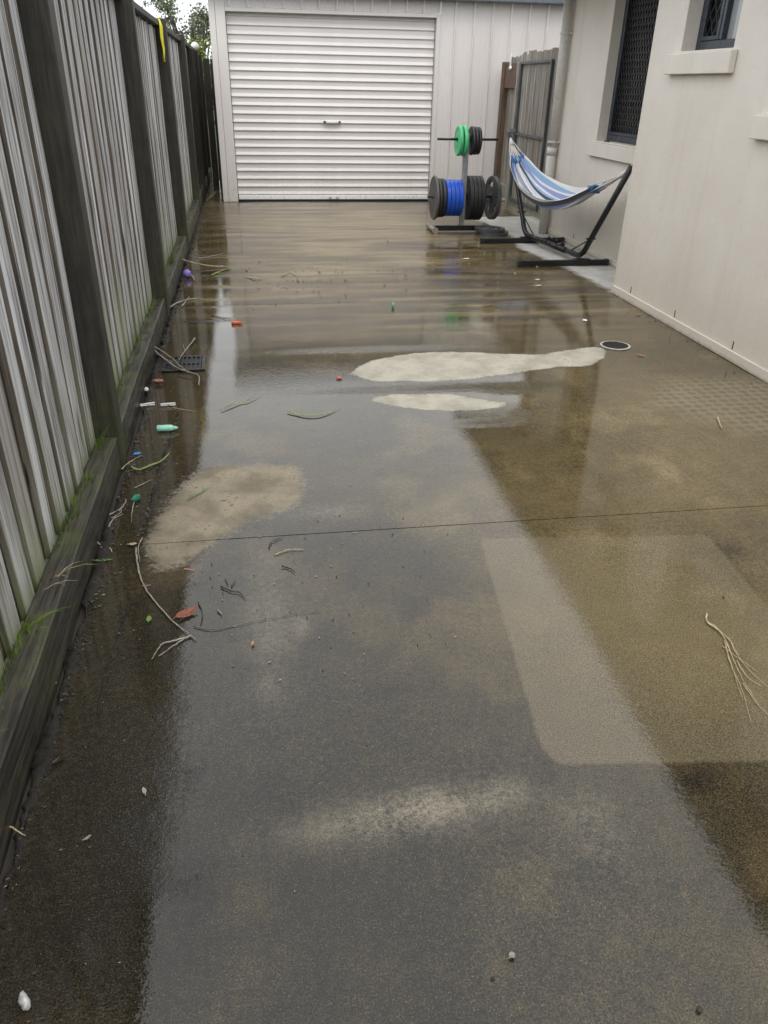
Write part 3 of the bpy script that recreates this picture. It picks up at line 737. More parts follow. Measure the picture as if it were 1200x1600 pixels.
def grip_plate_bm(R, th, slots=3):
    bm = bmesh.new(); nr = [.026, .055, .085, .085+(R-.085)*.58, R-.03, R]; n = 48
    nr = [.026, .058, R*.52, R*.76, R-.022, R]
    vv = [[bm.verts.new((-th/2, r*math.cos(2*math.pi*k/n), r*math.sin(2*math.pi*k/n))) for k in range(n)] for r in nr]
    fs = []
    for i in range(len(nr)-1):
        for k in range(n):
            if i == 2 and (k % (n//slots)) in range(3, 10): continue
            fs.append(bm.faces.new((vv[i][k], vv[i][(k+1) % n], vv[i+1][(k+1) % n], vv[i+1][k])))
    r = bmesh.ops.extrude_face_region(bm, geom=fs)
    bmesh.ops.translate(bm, verts=[g for g in r['geom'] if isinstance(g, bmesh.types.BMVert)], vec=(th, 0, 0))
    for v in bm.verts:
        q = math.hypot(v.co.y, v.co.z)
        if .05 < q < R-.025: v.co.x *= .55
    return bm
obj('weight_plate', grip_plate_bm(.225, .040), MT['iron'], None, False, (WX+.335, WY, ZL-.0135), (.5, 0, .10), label='grey iron plate with hand slots, alone at the right end of the peg', cat='weight plate')
for i, (dx, dy, z, R, nm) in enumerate(((.0, .0, .0165, .175, 'lower of the two grey iron plates lying on the ground by the rack'), (-.03, .02, .0495, .168, 'upper of the two grey iron plates lying on the ground by the rack'))):
    obj('weight_plate', grip_plate_bm(R, .032), MT['iron'], None, False, (2.545+dx, 8.62+dy, z), (0, math.pi/2, .3+i), label=nm, cat='weight plate')

# ================================================================ HAMMOCK STAND AND HAMMOCK
BT, BB, FB, FT = Vector((2.675, 8.74, 1.005)), Vector((2.76, 8.13, .075)), Vector((2.91, 6.93, .075)), Vector((2.985, 6.34, .885))
hs_ = empty('hammock_stand', (2.83, 7.5, 0), 0, label='black tubular steel hammock stand beside the house wall', cat='stand')
def hpart(nm, bm, m=MT['blk'], par=None):
    o = obj(nm, bm, m, par or hs_); o.location = (-2.83, -7.5, 0) if par is None else (0, 0, 0); return o
ax = (FB-BB).normalized()
def arm(nm, bend, top, inn):
    bm = bmesh.new(); up = (top-bend).normalized()
    pts = [bend+inn*.42]+catmull([bend+inn*.16, bend+inn*.05+Vector((0, 0, .004)), bend+up*.06+inn*.0, bend+up*.16], 5)+[top]
    tube(bm, pts, .025, 12); return hpart(nm, bm)
arm('arm', BB, BT, ax); arm('arm', FB, FT, -ax)
bm = bmesh.new(); tube(bm, [BB+ax*.30, FB-ax*.30], .0285, 12); hpart('spine', bm)
for y, c, x0, x1 in ((8.06, BB, 2.255, 3.165), (6.90, FB, 2.30, 3.165)):
    c2 = Vector((c.x, y, 0))
    bm = bmesh.new(); box(bm, x0+.02, x1-.02, y-.024, y+.024, .006, .052); bev(bm, .006, 2); hpart('foot', bm)
    for xx in (x0, x1-.03):
        bm = bmesh.new(); box(bm, xx, xx+.032, y-.027, y+.027, .001, .056); bev(bm, .006, 2); hpart('end_cap', bm, MT['rubber'])
    bm = bmesh.new(); box(bm, c.x-.075, c.x+.075, y-.036, y+.036, .01, .064); bev(bm, .008); hpart('bracket', bm)
for k in (.36, .42, .50, .62):
    p_ = BB.lerp(FB, k); bm = bmesh.new(); tube(bm, [p_+Vector((-.05, -.01, .015)), p_+Vector((.055, .01, .03))], .008, 7); tube(bm, [p_+Vector((.055, .01, .012)), p_+Vector((.055, .01, .05))], .013, 7); hpart('knob', bm)
for a, b in ((BB+(BT-BB)*.22, BB+ax*.24), (FB+(FT-FB)*.22, FB-ax*.24)):
    bm = bmesh.new(); tube(bm, [a, b], .006, 7); hpart('brace', bm)
for p_ in (BB+(BT-BB)*.22, FB+(FT-FB)*.22):
    bm = bmesh.new(); tube(bm, [p_+Vector((-.045, 0, 0)), p_+Vector((.04, 0, 0))], .009, 7); hpart('knob', bm)
for p_, d in ((BT, ax), (FT, -ax)):
    bm = bmesh.new(); tube(bm, [p_+Vector((0, 0, .012)), p_+d*.03+Vector((0, 0, -.01)), p_+d*.03+Vector((0, 0, -.04)), p_+d*.012+Vector((0, 0, -.045))], .006, 7); hpart('hook', bm, MT['galv'])

def make_stripes():
    t = NT('striped_canvas', .85, .2)
    u = t.n('SeparateXYZ', i0=t.n('TexCoord').outputs['UV']).outputs['Y']
    r = t.n('ValToRGB'); r.color_ramp.interpolation = 'CONSTANT'; t.set(r.inputs[0], u)
    W_, B_, L_, D_, P_, K_ = (.76, .76, .75), (.10, .20, .46), (.30, .46, .68), (.075, .085, .10), (.30, .34, .58), (.40, .36, .36)
    seq = [(0, W_), (.04, D_), (.12, B_), (.16, P_), (.22, W_), (.27, L_), (.33, W_), (.38, K_), (.41, W_), (.46, B_), (.50, W_), (.56, P_), (.61, W_), (.65, D_), (.68, L_), (.73, W_), (.78, P_), (.84, W_), (.88, L_), (.93, W_)]
    e = r.color_ramp.elements
    e[0].position = 0; e[0].color = (*seq[0][1], 1); e[1].position = seq[1][0]; e[1].color = (*seq[1][1], 1)
    for p_, c_ in seq[2:]: q = e.new(p_); q.color = (*c_, 1)
    f = t.noise(t.pos((1, 1, 1)), 60, 4)
    t.P(Base_Color=t.mix(t.ss(f, .3, .8, 0., .18), r.outputs[0], (.30, .30, .32)), Normal=t.bump(t.noise(t.pos(), 420, 2), .2, .001))
    return t.m
ham = empty('hammock', (2.83, 7.5, .4), 0, label='blue, white and grey striped cloth hammock hung on the black stand', cat='hammock')
HOFF = Vector((-2.83, -7.5, -.4))
A_, B2 = BT+ax*.03+Vector((0, 0, -.035)), FT-ax*.03+Vector((0, 0, -.03))
# centre line, lowest point nearer the front
CL = catmull([A_, A_.lerp(B2, .05)+Vector((0, 0, -.12)), A_.lerp(B2, .14)+Vector((-.01, 0, -.275)), A_.lerp(B2, .30)+Vector((-.02, 0, -.41)), A_.lerp(B2, .5)+Vector((-.02, 0, -.445)),
              A_.lerp(B2, .68)+Vector((-.015, 0, -.36)), A_.lerp(B2, .86)+Vector((-.005, 0, -.165)), B2], 14)
def at(q):
    f = q*(len(CL)-1); i = min(int(f), len(CL)-2); return CL[i].lerp(CL[i+1], f-i)
U0, U1, NU, NV = .30, .82, 64, 120
U0 = .235
def width(u):
    q = (u-U0)/(U1-U0); return .125+.125*math.sin(math.pi*min(1, max(0, q)))**.8
def cloth_pt(u, v):
    q = (u-U0)/(U1-U0); c = at(u); w_ = width(u); bell = math.sin(math.pi*q)
    a = v*2-1
    x = a*w_*.60
    dep = (.05+.085*bell)
    z = dep*(abs(a)**2.2)-dep*.5+(.045*bell+.02)*a                      # trough, far edge a little higher
    gath = 1-.62*bell
    z += gath*.020*math.sin(v*math.pi*15+1.2*math.sin(q*5))+.007*bell*math.sin(v*math.pi*11+q*4)
    yo = gath*.010*math.sin(v*math.pi*19)
    z += .010*mnoise.noise((v*9, q*3.5, 2))+.006*mnoise.noise((v*22, q*6, 5))
    lean = .022*math.sin(v*9+q*3)*bell
    return Vector((c.x+x, c.y+yo+lean*.3, c.z+z+.02))
V = []; F = []; UV = []
for i in range(NU+1):
    for j in range(NV+1): V.append(tuple(cloth_pt(U0+(U1-U0)*i/NU, j/NV)+HOFF))
for i in range(NU):
    for j in range(NV): F.append((i*(NV+1)+j, i*(NV+1)+j+1, (i+1)*(NV+1)+j+1, (i+1)*(NV+1)+j))
me = bpy.data.meshes.new('cloth'); me.from_pydata(V, [], F)
uvl = me.uv_layers.new(name='UVMap')
for lp in me.loops:
    i, j = divmod(lp.vertex_index, NV+1); uvl.data[lp.index].uv = (i/NU, j/NV)
for p_ in me.polygons: p_.use_smooth = True
me.materials.append(make_stripes())
o = link('cloth', me, ham); md = o.modifiers.new('thick', 'SOLIDIFY'); md.thickness = .003
MT['bluecord'] = plain('blue_braid', (.06, .20, .46), .8, var=.4, scale=90)
for nm, ue, P0, sg in (('back', U0, A_, 1), ('front', U1, B2, -1)):
    bm = bmesh.new()
    for k in range(11):
        e = cloth_pt(ue, (k+.5)/11); m_ = P0.lerp(e, .55)+Vector((random.uniform(-.008, .008), 0, -.012))
        tube(bm, catmull([P0+Vector((random.uniform(-.006, .006), 0, -.01)), m_, e], 4), .0052, 5)
    o = obj('cord_bundle', bm, MT['cord'], ham); o.location = HOFF
    bm = bmesh.new(); q = .22 if sg > 0 else .30
    pp = [P0.lerp(cloth_pt(ue, .5), a) for a in (0, .1, .2, .3)]; tube(bm, pp, [.012, .017, .019, .017], 10); o = obj('whipping', bm, MT['cord'], ham, True); o.location = HOFF
    bm = bmesh.new()
    for k in range(44):                                               # blue braided hem at the gathered end
        v = random.random(); e = cloth_pt(ue, v); d = (P0-e).normalized()
        e2 = e+d*random.uniform(.02, .075)+Vector((random.uniform(-.018, .018), 0, random.uniform(-.02, .015)))
        tube(bm, [e-d*.02, e.lerp(e2, .6)+Vector((0, 0, random.uniform(-.008, .008))), e2], .0075, 5)
    o = obj('braided_hem', bm, MT['bluecord'], ham, True); o.location = HOFF

# ================================================================ DRAINS
gr = empty('drain_grate', (-.478, 4.35, .002), .03, label='square black drain grate beside the timber edging, half covered by twigs', cat='drain')
MT['grate'] = plain('black_grate', (.016, .016, .017), .35, .2, var=.4)
MT['pit_shade'] = plain('drain_pit_shade', (.004, .004, .004), .5, bump=0)  # near-black sheet painted for the shade down the drain, no real recess
bbox('pit_shade', MT['pit_shade'], gr, -.105, .105, -.115, .115, .0005, .002, 0)
for a in ((-.12, -.1, -.13, .13), (.1, .12, -.13, .13), (-.0995, .0995, -.13, -.11), (-.0995, .0995, .11, .13)): bbox('rim', MT['grate'], gr, a[0], a[1], a[2], a[3], .0, .012, .002)
for k in range(8): bbox('bar', MT['grate'], gr, -.092+k*.0255, -.083+k*.0255, -.109, .109, .0025, .011, .001)
bbox('cross_bar', MT['grate'], gr, -.099, .099, -.008, .008, .0028, .0095, .001)
dr = empty('round_drain', (2.185, 4.465, .001), 0, label='round black drain cover with pale rim at the end of the dry patch', cat='drain')
bm = bmesh.new(); lathe(bm, [(.082, 0), (.094, 0), (.094, .004), (.082, .005)], 36, 'Z'); obj('rim', bm, plain('pale_pvc', (.5, .48, .44), .5), dr)
bm = bmesh.new(); lathe(bm, [(.001, .0005), (.081, .0005), (.081, .0015), (.001, .0015)], 36, 'Z'); obj('pit_shade', bm, MT['pit_shade'], dr)
bm = bmesh.new()
for k in range(-5, 6):
    c = k*.0145; hw = math.sqrt(max(0, .080**2-c*c))-.002
    if hw > .01:
        box(bm, c-.0032, c+.0032, -hw, hw, .002, .0062); box(bm, -hw, hw, c-.0032, c+.0032, .0021, .0056)
bmesh.ops.rotate(bm, verts=bm.verts, matrix=Matrix.Rotation(.78, 3, 'Z')); obj('cover', bm, MT['grate'], dr)

# ================================================================ TREES BEYOND
def leafmat(nm, a, b):
    t = NT(nm, .5, .4); oi = t.noise(t.pos(), 3.5, 3); f = t.noise(t.pos(), 30, 2)
    t.P(Base_Color=t.mix(t.ss(t.math('ADD', t.math('MULTIPLY', oi, .6), t.math('MULTIPLY', f, .4)), .35, .65), a, b))
    t.b.inputs['Transmission Weight'].default_value = 0
    t.b.inputs['Subsurface Weight'].default_value = 0
    return t.m
MT['bark'] = plain('bark', (.12, .10, .08), .8, var=.5, scale=12, bump=.5, bd=.01)
def tree(name, base, h, blobs, nl, ls, mats, label, cat, seed):
    rnd = random.Random(seed); root = empty(name, base, label=label, cat=cat)
    bm = bmesh.new(); tops = []
    tube(bm, catmull([(0, 0, -.1), (.05, .03, h*.3), (-.04, .05, h*.6), (.02, 0, h*.85)], 5), [.11-.085*i/15 for i in range(16)], 8)
    for (cx, cy, cz, r) in blobs:
        p0 = Vector((.02, .02, h*rnd.uniform(.3, .65))); c = Vector((cx, cy, cz))
        tube(bm, catmull([p0, p0.lerp(c, .5)+Vector((0, 0, -.08)), c], 4), [.035-.003*i for i in range(9)], 6)
        for k in range(6):
            d = Vector((rnd.gauss(0, 1), rnd.gauss(0, 1), rnd.gauss(0, .8))).normalized()*r*.9
            tube(bm, [c, c+d*.5+Vector((0, 0, .03)), c+d], [.012, .008, .003], 5)
    obj('trunk', bm, MT['bark'], root, True)
    V = []; F = []
    for (cx, cy, cz, r) in blobs:
        tw = [Vector((rnd.gauss(0, 1), rnd.gauss(0, 1), rnd.gauss(0, .8))).normalized()*r*rnd.uniform(.35, 1.1) for _ in range(int(28*r/.3))]
        for _ in range(int(nl*r**1.6)):
            q = rnd.choice(tw)
            p_ = Vector((cx, cy, cz))+q+Vector((rnd.gauss(0, r*.13), rnd.gauss(0, r*.13), rnd.gauss(0, r*.13)))
            d = Vector((rnd.gauss(0, 1), rnd.gauss(0, 1), rnd.gauss(-.3, .8))).normalized(); s = d.orthogonal().normalized()*ls*.32
            s.rotate(Matrix.Rotation(rnd.uniform(0, 6.28), 3, d)); L = ls*rnd.uniform(.7, 1.3); n = len(V)
            b = d.cross(s).normalized()*ls*.1
            V += [p_-d*L/2, p_+s+b, p_+d*L/2, p_-s+b]; F.append((n, n+1, n+2, n+3))
    me = bpy.data.meshes.new('crown'); me.from_pydata([tuple(v) for v in V], [], F); me.materials.append(mats); link('crown', me, root)
rnd = random.Random(3)
bl = []
for _ in range(26):
    bl.append((rnd.uniform(-1.0, .9), rnd.uniform(-.7, .7), rnd.uniform(1.75, 2.95), rnd.uniform(.16, .34)))
tree('tall_tree', (-1.15, 19.0, 0), 3.0, [(x, y, z-abs(x+.15)*.55+.12, r) for x, y, z, r in bl], 1300, .06, leafmat('grey_green_leaf', (.075, .105, .05), (.19, .225, .125)), 'loose grey green tree showing above the fence beside the shed', 'tree', 5)
bl = [(rnd.uniform(-.5, 1.0), rnd.uniform(-.4, .4), rnd.uniform(1.35, 2.0), rnd.uniform(.14, .28)) for _ in range(18)]
tree('bright_shrub', (-.95, 17.2, 0), 1.8, bl, 2100, .06, leafmat('yellow_green_leaf', (.10, .15, .025), (.30, .37, .07)), 'bright yellow green shrub low behind the fence in front of the tree', 'shrub', 6)
# ================================================================ SMALL THINGS ON THE GROUND
def V3(p, z=.004): return Vector((p[0], p[1], z))
def lmat(nm, a, b, rough=.45):
    t = NT(nm, rough, .45); f = t.noise(t.pos(rnd=3), 60, 4); g = t.noise(t.pos(rnd=3), 12, 3)
    t.P(Base_Color=t.mix(t.ss(t.math('MULTIPLY_ADD', f, .5, t.math('MULTIPLY', g, .5)), .35, .65), a, b), Normal=t.bump(f, .3, .001)); return t.m
LM = {'red': lmat('red_brown_leaf', (.12, .030, .014), (.27, .085, .04)), 'tan': lmat('tan_leaf', (.27, .12, .06), (.46, .22, .12)),
      'green': lmat('green_leaf', (.06, .14, .03), (.17, .28, .07)), 'blade': lmat('grass_blade', (.10, .16, .03), (.26, .30, .09)),
      'straw': lmat('straw', (.30, .23, .13), (.52, .43, .28)), 'twig': lmat('wet_twig', (.075, .058, .040), (.19, .155, .115)),
      'grey': lmat('grey_twig', (.16, .14, .115), (.34, .31, .26)), 'dark': lmat('rotten_leaf', (.016, .012, .009), (.05, .036, .025), .35),
      'moss': lmat('moss_blade', (.07, .14, .012), (.17, .27, .03))}
def leaf(p, L, W, rz, m, label, curl=.3, name='leaf', cat='leaf', pitch=0., roll=0.):
    bm = bmesh.new(); n = 9; g = []
    for i in range(n):
        q = i/(n-1); w_ = W/2*(math.sin(math.pi*min(1, q*.97+.015))**.75); zz = curl*L*(q-.5)**2*1.2
        g.append([bm.verts.new(((q-.5)*L, s*w_+.04*W*math.sin(q*9), zz+abs(s)*w_*curl*1.1+.0015*math.sin(q*23+s*3))) for s in (-1, -.5, 0, .5, 1)])
    for a, b in zip(g, g[1:]):
        for k in range(4): bm.faces.new((a[k], a[k+1], b[k+1], b[k]))
    tube(bm, [(-L*.72, 0, .002), (-L*.5, 0, .002+curl*L*.3)], .0012, 5)
    zmin = min(v.co.z for v in bm.verts)
    o = obj(name, bm, LM[m] if m in LM else m, None, True, (p[0], p[1], .0035-zmin), (roll, pitch, rz), label=label, cat=cat)
    md_ = o.modifiers.new('thick', 'SOLIDIFY'); md_.thickness = .0006
    return o
def blade(pts, w_, m, label, name='fallen_grass', cat='grass', lift=.006):
    c = catmull([V3(p) for p in pts], 8); bm = bmesh.new(); rows = []; n = len(c)
    o0 = c[0].copy()
    for i, p_ in enumerate(c):
        d = (c[min(i+1, n-1)]-c[max(i-1, 0)]).normalized(); s = Vector((-d.y, d.x, 0)); q = i/(n-1)
        ww = w_/2*(1-abs(2*q-.8)**2.5*.8); ww = max(ww, w_*.06); z = lift*abs(math.sin(q*5+w_*900))
        rows.append([bm.verts.new(p_-o0+s*ww+Vector((0, 0, z+.25*ww))), bm.verts.new(p_-o0+Vector((0, 0, z))), bm.verts.new(p_-o0-s*ww+Vector((0, 0, z+.25*ww)))])
    for a, b in zip(rows, rows[1:]):
        for k in range(2): bm.faces.new((a[k], a[k+1], b[k+1], b[k]))
    o = obj(name, bm, LM[m], None, True, o0, label=label, cat=cat)
    md_ = o.modifiers.new('thick', 'SOLIDIFY'); md_.thickness = .0005
    return o
def twigmesh(bm, pts, r, o0, wob=.004, zs=None):
    c = catmull([V3(p, r+.002+(zs[i] if zs else 0)) for i, p in enumerate(pts)], 5)
    c = [p_-o0+Vector((random.uniform(-wob, wob)*.4, random.uniform(-wob, wob)*.4, abs(random.uniform(0, wob))*.5)) for p_ in c]
    n = len(c); tube(bm, c, [r*(1.1-.7*i/(n-1))*random.uniform(.85, 1.15) for i in range(n)], 6)
def twig(paths, r, m, label, name='twig', cat='twig', zs=None):
    o0 = V3(paths[0][0], 0); bm = bmesh.new()
    for k, pts in enumerate(paths): twigmesh(bm, pts, r*(1 if k == 0 else .75), o0, zs=zs if k == 0 else None)
    return obj(name, bm, LM[m], None, True, o0, label=label, cat=cat)
def blob(name, p, size, m, label, cat, amp=.25, rz=0, sub=3, fr=2.5, seed=0):
    """crumpled or rounded little object lying on the ground"""
    bm = bmesh.new(); bmesh.ops.create_icosphere(bm, subdivisions=sub, radius=1)
    for v in bm.verts:
        d = v.co.normalized(); k = 1+amp*(mnoise.noise(d*fr+Vector((seed, 0, 0)))+.5*mnoise.noise(d*fr*2.7+Vector((0, seed, 0))))
        v.co = Vector((d.x*size[0]*k, d.y*size[1]*k, d.z*size[2]*k))
    zmin = min(v.co.z for v in bm.verts)
    return obj(name, bm, m, None, amp < .3, (p[0], p[1], .002-zmin), (0, 0, rz), label=label, cat=cat)

# toys, pegs and plastic
MT['purple'] = plain('purple_plastic', (.22, .17, .52), .35, var=.12, bump=.02)
ball = empty('toy_ball', (*(-0.622,6.636), .034), .6, label='small purple ball against the timber edging', cat='ball')
bm = bmesh.new(); bmesh.ops.create_uvsphere(bm, u_segments=24, v_segments=16, radius=.033); obj('sphere', bm, MT['purple'], ball, True)
bm = bmesh.new(); lathe(bm, [(.0325, -.0015), (.0338, -.0008), (.0338, .0008), (.0325, .0015)], 32, 'Z'); obj('seam', bm, MT['purple'], ball, True, rot=(.5, .3, 0))
MT['orange'] = plain('orange_plastic', (.62, .085, .03), .4, var=.15)
t_ = empty('plastic_tube', (*(-0.191,5.174), .011), -.12, label='orange red plastic tube lying in the puddle below the shed door', cat='plastic tube')
bm = bmesh.new(); tube(bm, [(-.038, 0, 0), (-.034, 0, 0), (.020, 0, 0)], [.0095, .011, .011], 12); obj('body', bm, MT['orange'], t_)
bm = bmesh.new(); tube(bm, [(.0205, 0, 0), (.024, 0, 0), (.038, 0, .0)], [.008, .0065, .0045], 12); obj('nozzle', bm, MT['orange'], t_)
def peg(p, rz, label):
    e = empty('clothes_peg', (*p, .008), rz, label=label, cat='clothes peg', group='white pegs beside the fence')
    for s in (-1, 1):
        bm = bmesh.new()
        box(bm, -.036, .036, -.005, .005, 0, .006)
        for v in bm.verts:
            q = v.co.x/.036; v.co.z += s*.0031+(s*.002*max(0, q)); v.co.y *= 1-.35*abs(q)**3
        bev(bm, .0012); obj('prong', bm, MT['white'], e)
    bm = bmesh.new(); tube(bm, [(.004, -.006, .003), (.004, .006, .003)], .0055, 10); obj('spring', bm, MT['galv'], e)
peg((-0.608,3.709), .28, 'white clothes peg nearest the timber edging'); peg((-0.507,3.699), .06, 'white clothes peg further from the edging, its spring end to the left')
MT['mint'] = plain('mint_plastic', (.30, .66, .52), .3, var=.12, bump=.05)
e = empty('squeeze_bottle', (*(-0.480,3.378), .017), -.03, label='small mint green plastic bottle lying in the wet below the white pegs', cat='bottle')
bm = bmesh.new(); tube(bm, [(-.046, 0, 0), (-.043, 0, 0), (-.02, 0, 0), (.0, 0, 0), (.018, 0, 0), (.030, 0, 0)], [.013, .0155, .0145, .0155, .015, .010], 14); obj('body', bm, MT['mint'], e)
bm = bmesh.new(); tube(bm, [(.0305, 0, 0), (.033, 0, 0), (.048, 0, 0)], [.0085, .008, .0045], 12); obj('cap', bm, MT['mint'], e)
blob('white_cap', (-0.638,3.923), (.011, .011, .011), MT['white'], 'tiny white plastic scrap in the crack below the curled tan leaf', 'scrap', .35, seed=4)
MT['bluewrap'] = plain('blue_foil', (.02, .22, .62), .25, var=.3)
leaf((-0.581,3.122), .034, .028, .4, MT['bluewrap'], 'scrap of bright blue wrapper near the second post', .5, 'wrapper', 'wrapper')
MT['netgreen'] = plain('green_plastic', (.01, .19, .11), .35, var=.4)
blob('net_scrap', (-0.534,2.704), (.013, .024, .009), MT['netgreen'], 'crumpled dark green plastic scrap near the timber edging', 'scrap', .6, -.3, 3, 3.2, 2)
MT['foil'] = plain('crumpled_foil', (.55, .54, .52), .35, .1, var=.5, scale=80)
blob('crumpled_wrapper', (-0.486,0.826), (.008, .018, .008), MT['foil'], 'crumpled white wrapper at the bottom left corner', 'wrapper', .28, .55, 3, 1.8, 7)
MT['pink'] = plain('pink_plastic', (.55, .25, .20), .5)
twig([[(-0.316,2.187), (-0.282,2.179)]], .0022, 'straw', 'short pink stick on the wet below the dried patch', 'stick', 'stick').data.materials[0] = MT['pink']
twig([[(-0.611,1.210), (-0.591,1.196), (-0.572,1.182)]], .0022, 'straw', 'short cream straw near the left edge, below the edging', 'straw', 'straw')
twig([[(-0.579,2.353), (-0.567,2.326)]], .002, 'straw', 'tiny pale pink straw in the crack by the edging', 'straw', 'straw')
leaf((1.911,7.256), .060, .040, .1, MT['white'], 'torn white paper on the wet between rack and hammock stand', .12, 'paper_scrap', 'paper')
leaf((2.299,6.330), .045, .03, .2, MT['white'], 'upper of two white paper scraps before the hammock stand', .15, 'paper_scrap', 'paper')
leaf((2.234,6.121), .06, .024, .0, MT['white'], 'lower of two white paper scraps before the hammock stand', .15, 'paper_scrap', 'paper')
blob('white_cap', (2.212,5.044), (.016, .02, .006), MT['white'], 'white disc of plastic on the wet above the round drain', 'scrap', .1, 0)
blob('green_scrap', (0.925,5.523), (.010, .02, .02), MT['green'], 'bright green plastic scrap standing on the far slab joint', 'scrap', .3, 0, 2)
blob('red_scrap', (0.381,4.020), (.016, .010, .006), MT['orange'], 'tiny red scrap left of the large dry patch', 'scrap', .3, 0, 2)
ob = blob('stone', (XR+.02, 7.45), (.022, .03, .016), MT['brownpost'], 'small brown stone on the sill of the large screened window', 'stone', .2, 0); ob.location.z += .985
# leaves
leaf((-0.588,4.036), .058, .042, -.3, 'tan', 'curled tan leaf below the square drain grate', .75)
leaf((-0.292,1.933), .074, .028, .62, 'red', 'red brown leaf lying across the long twig', .5, roll=.3)
leaf((-0.400,1.924), .030, .016, 1.6, 'green', 'small green leaf left of the red brown leaf', .2)
leaf((-0.590,2.276), .064, .011, .0, 'green', 'narrow bright green leaf near the edging', .12)
leaf((-0.550,1.388), .030, .016, .9, 'dark', 'rotten dark leaf on the dark wet strip', .4)
leaf((-0.336,1.269), .022, .009, 1.9, 'grey', 'small pale bark chip on the dark wet strip', .3)
leaf((-0.440,1.159), .016, .007, .7, 'grey', 'tiny grey bark chip below the pale one', .3)
leaf((2.257,4.252), .06, .018, -.9, 'tan', 'orange leaf strip beside the round drain', .15)
leaf((2.666,5.159), .05, .02, .2, 'tan', 'small tan leaf at the foot of the house wall', .3)
leaf((0.384,0.786), .013, .012, .5, 'grey', 'single pale seed pod in the lower middle of the concrete', .9)
leaf((-0.092,1.766), .020, .008, 1.4, 'tan', 'small upright tan leaf bit on the dark concrete', .6)
leaf((1.396,1.806), .010, .006, 1.4, 'dark', 'dark crumb of leaf on the mat mark', .6)
blob('pebble', (0.685,0.649), (.007, .005, .0035), MT['dirt'], 'dark pebble at the lower right of the concrete', 'pebble', .2, .4, 2)
blob('pebble', (0.338,0.753), (.004, .003, .0025), MT['dirt'], 'small dark pebble near the bottom edge of the picture', 'pebble', .2, .4, 2)
# grass blades
blade([(-0.246,3.601), (-0.176,3.681), (-0.122,3.711), (-0.051,3.805)], .011, 'blade', 'pair-tipped green grass blade right of the white pegs')
blade([(0.079,3.558), (0.142,3.501), (0.235,3.491), (0.343,3.564)], .016, 'blade', 'wide green grass blade lying left of the small dry patch')
blade([(-0.594,3.002), (-0.556,2.961), (-0.504,3.010), (-0.462,3.069), (-0.444,3.133)], .014, 'blade', 'curved green grass blade near the blue wrapper')
blade([(-0.341,2.676), (-0.302,2.725), (-0.253,2.774)], .007, 'green', 'thin straight grass blade on the drying patch')
blade([(-0.140,6.626), (-0.061,6.524), (0.002,6.543)], .02, 'blade', 'short grass scrap on the wet below the roller door')
blade([(0.152,6.630), (0.238,6.750), (0.276,6.621)], .02, 'blade', 'bent grass scrap right of the short one, towards the door')
# twigs
twig([[(-0.492,2.342), (-0.470,2.229), (-0.439,2.113), (-0.386,2.001), (-0.324,1.896), (-0.283,1.844), (-0.255,1.805)], [(-0.477,2.409), (-0.484,2.341), (-0.464,2.248)], [(-0.438,2.102), (-0.414,2.106)]], .0034, 'grey', 'long forked twig running past the red brown leaf')
twig([[(-0.267,1.827), (-0.311,1.809), (-0.348,1.799), (-0.358,1.772), (-0.370,1.732)], [(-0.282,1.820), (-0.318,1.784), (-0.352,1.746)]], .003, 'grey', 'bent forked twig just below the red brown leaf')
twig([[(-0.265,1.873), (-0.213,1.851), (-0.139,1.863), (-0.044,1.882), (0.113,1.904)]], .0016, 'twig', 'very thin stem trailing right from the red brown leaf')
twig([[(-0.259,1.992), (-0.242,1.933), (-0.246,1.870)]], .0020, 'dark', 'short dark curved stem beside the red brown leaf')
twig([[(-0.193,2.071), (-0.162,2.042), (-0.132,2.027), (-0.115,1.991)], [(-0.173,2.079), (-0.180,2.117)], [(-0.159,2.066), (-0.147,2.102)]], .0024, 'dark', 'small dark branched twig below the drying patch')
twig([[(-0.036,2.286), (-0.024,2.327), (0.015,2.353)]], .0022, 'dark', 'hooked dark stem just under the slab joint')
twig([[(-0.015,2.241), (0.029,2.265), (0.085,2.262)]], .0018, 'straw', 'pale thin straw just under the slab joint')
twig([[(0.006,2.162), (0.029,2.148), (0.047,2.119)]], .0028, 'dark', 'stubby dark twig below the pale straw')
twig([[(-0.198,1.944), (-0.184,1.919)]], .003, 'grey', 'short grey stub right of the red brown leaf')
twig([[(-0.764,4.775), (-0.624,4.458), (-0.515,4.240), (-0.439,4.156), (-0.384,4.108), (-0.372,3.964)], [(-0.673,4.573), (-0.524,4.342), (-0.423,4.176)]], .006, 'grey', 'long twig lying from the edging across the square drain', zs=[.03, .02, .016, .012, .008, .002])
twig([[(-0.446,4.813), (-0.486,4.555), (-0.508,4.376)], [(-0.486,4.567), (-0.513,4.725)]], .0045, 'grey', 'pale forked stem standing out behind the square drain', zs=[.01, .012, .014])
twig([[(-0.760,4.532), (-0.669,4.535), (-0.579,4.442), (-0.460,4.202)]], .0035, 'straw', 'thin straw arching from the edging to the square drain', zs=[.06, .05, .03, .012])
twig([[(-0.630,2.982), (-0.604,3.053), (-0.564,3.113)]], .0024, 'straw', 'dry stem below the blue wrapper by the post')
twig([[(-0.541,2.705), (-0.538,2.613), (-0.531,2.525)]], .0024, 'grey', 'thin stem hanging below the green plastic scrap')
twig([[(-0.588,2.619), (-0.573,2.678), (-0.575,2.709)], [(-0.607,2.563), (-0.581,2.603), (-0.580,2.628)]], .003, 'grey', 'upper bunch of broken stems beside the edging')
twig([[(-0.605,2.501), (-0.600,2.548), (-0.568,2.592)], [(-0.616,2.593), (-0.595,2.620), (-0.576,2.633)]], .0034, 'grey', 'lower bunch of broken stems beside the edging')
